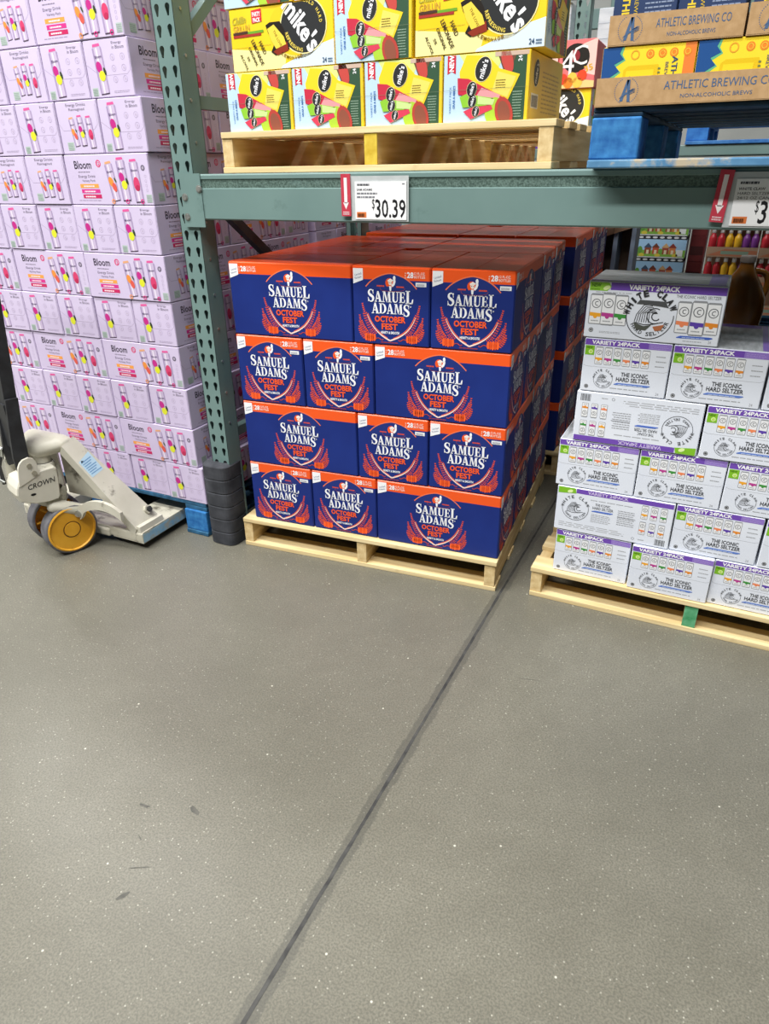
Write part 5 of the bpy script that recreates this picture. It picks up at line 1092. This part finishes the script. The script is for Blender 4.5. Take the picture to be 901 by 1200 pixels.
# stock across the next aisle
def landscape_face(w, h):
    P = Print(); U = lambda f: -w/2 + f*w; Vv = lambda f: h*(1-f)
    P.rect(U(0), Vv(1), U(1), Vv(0), '#9CC3E6', 1); P.poly([(U(0), Vv(1)), (U(1), Vv(1)), (U(1), Vv(.55)), (U(.8), Vv(.62)), (U(.5), Vv(.5)), (U(.25), Vv(.64)), (U(0), Vv(.5))], '#7FB04A', 2)
    for f, c, rf in ((.24, '#8A4A34', '#3E5470'), (.40, '#B4533A', '#6E3A2C'), (.60, '#9A4A3A', '#C8A070'), (.74, '#C87A48', '#8A3A30')):
        P.rect(U(f-.065), Vv(.80), U(f+.065), Vv(.45), c, 3); P.poly([(U(f-.085), Vv(.45)), (U(f+.085), Vv(.45)), (U(f), Vv(.20))], rf, 4); P.rect(U(f-.025), Vv(.80), U(f+.025), Vv(.58), '#E0D2B4', 4)
    P.ell(U(.08), Vv(.58), w*.05, h*.20, '#5F9440', 3, 12); P.ell(U(.50), Vv(.66), w*.045, h*.16, '#6BA048', 5, 12)
    for f in (.12, .45, .80): P.ell(U(f), Vv(.86), w*.06, h*.10, '#D8C84A', 4, 10)
    P.rect(U(.82), Vv(.9), U(.95), Vv(.55), '#E2E6E8', 4); P.rect(U(.02), Vv(1), U(.98), Vv(.94), '#D6DADC', 4)
    return P.mesh('printed_front')
lm = nmat('far_sky_print', '#A9C6DE', '#B7D0E4', 6); dkm = nmat('can_gap', '#22242A', '#2C2E36', 6)
lcm = carton_mesh('can_case', .385, .26, .172, [(.142, lm), (.172, dkm)], dkm); lf = landscape_face(.385, .142)
lids = Print()
for i in range(7): lids.ell(-.165+.055*i, .157, .020, .008, '#D9DDE2', 1, 10)
lids = lids.mesh('can_tops')
stringer_pallet('pine pallet under the landscape-printed can cases across the next aisle', .30, 4.48, 0, 0, .84, .9, .12)
for lay in range(6):
    for i in range(2):
        o = link('can_case', lcm, None, (.935 - .392*i, 4.63, .1205 + .1725*lay)); link('printed_front', lf, o, (0, -.1302, 0)); link('can_tops', lids, o, (0, -.1302, 0))
        tag(o, f'can case printed with sky and hills, {ORD[lay+1]} up, {["beside", "farther from"][i]} the dark red cartons', 'drink case', 'landscape-printed can cases')
rm = nmat('dark_red', '#5E1F22', '#702A2C', 6); rcm = carton_mesh('dark_red_carton', .120, .3, .20, [(.2, rm)], rm)
rl = MB(); rl.box(-.05, -.1512, .05, .05, -.15, .12, nmat('dark_red_label', '#3A1416', '#451A1C', 6)); rl = rl.mesh('label')
for lay in range(6):
    o = link('dark_red_carton', rcm, None, (1.204, 4.80, .2005*lay)); link('label', rl, o, (0, 0, 0)); tag(o, f'dark red carton between can cases and bottle trays, {ORD[lay+1]} up from the floor', 'carton', 'dark red cartons')
bot = MB(); bot.lathe([(0, 0), (.028, 0), (.029, .01), (.029, .10), (.027, .13), (.015, .165), (.013, .172)], ink('#C8303A', .3), 14)
def bottle_mesh(c):
    b = MB(); b.lathe([(0, 0), (.028, 0), (.029, .01), (.029, .128), (.026, .145), (.016, .160), (.014, .175)], ink(c, .3), 14); return b.mesh('bottle_body')
cpm = MB(); cpm.lathe([(0, .205), (.014, .205), (.016, .20), (.016, .172), (.0, .172)], ink('#E6E6EA', .35), 12); cpm = cpm.mesh('bottle_cap')
bms = [bottle_mesh(c) for c in ('#C22C38', '#C22C38', '#E8B42A', '#E8B42A', '#7A3A8E', '#7A3A8E')]; cn = ['red', 'red', 'yellow', 'yellow', 'purple', 'purple']
block_pallet('blue pallet under the bottle trays across the next aisle, lower of two', 1.275, 4.48, 0, .80, .9, .115, True, blue_wood, blue_dark)
block_pallet('blue pallet under the bottle trays across the next aisle, upper of two', 1.275, 4.48, .1155, .80, .9, .115, True, blue_wood, blue_dark)
tp = Print(); tp.poly([(-.18, .01), (.18, .005), (.18, .05), (-.05, .06)], '#D88A6A', 1); tp.text('FRESH', -.1, .02, .1, .05, '#7FA88A', 2) if False else None
tp.rect(-.08, .02, .12, .045, '#9DB8A4', 2); tp = tp.mesh('printed_front')
for lay in range(4):
    for t_ in range(2):
        x0 = 1.285 + .378*t_; z = .231 + .2155*lay
        b = MB(); w_, d_, h_ = .372, .13, .075; tt = nmat('peach_tray', '#C9A48A', '#D2B096', 8)
        b.box(0, 0, 0, w_, d_, .003, tt)
        for a in ((0, 0, w_, .003), (0, d_-.003, w_, d_), (0, .003, .003, d_-.003), (w_-.003, .003, w_, d_-.003)): b.box(a[0], a[1], .003, a[2], a[3], h_, tt)
        b.box(0, .126, .075, w_, .13, .21, tt)
        o = b.build('bottle_tray', None, (x0, 4.49, z)); link('printed_front', tp, o, (w_/2, -.0003, 0)); tag(o, f'peach carton tray of bottles, {ORD[lay+1]} up, {["beside the dark red cartons", "outer stack"][t_]}', 'carton tray', 'bottle trays')
        if lay < 1: continue
        for i in range(6):
            o = link('drink_bottle', bms[i], None, (x0 + .034 + .0608*i, 4.49 + .036, z + .0032)); link('bottle_cap', cpm, o, (0, 0, 0))
            tag(o, f'{cn[i]} drink bottle with white cap in a peach tray, {["beside the dark red cartons", "outer stack"][t_]}', 'bottle', f'{cn[i]} bottles, {["inner", "outer"][t_]} trays')
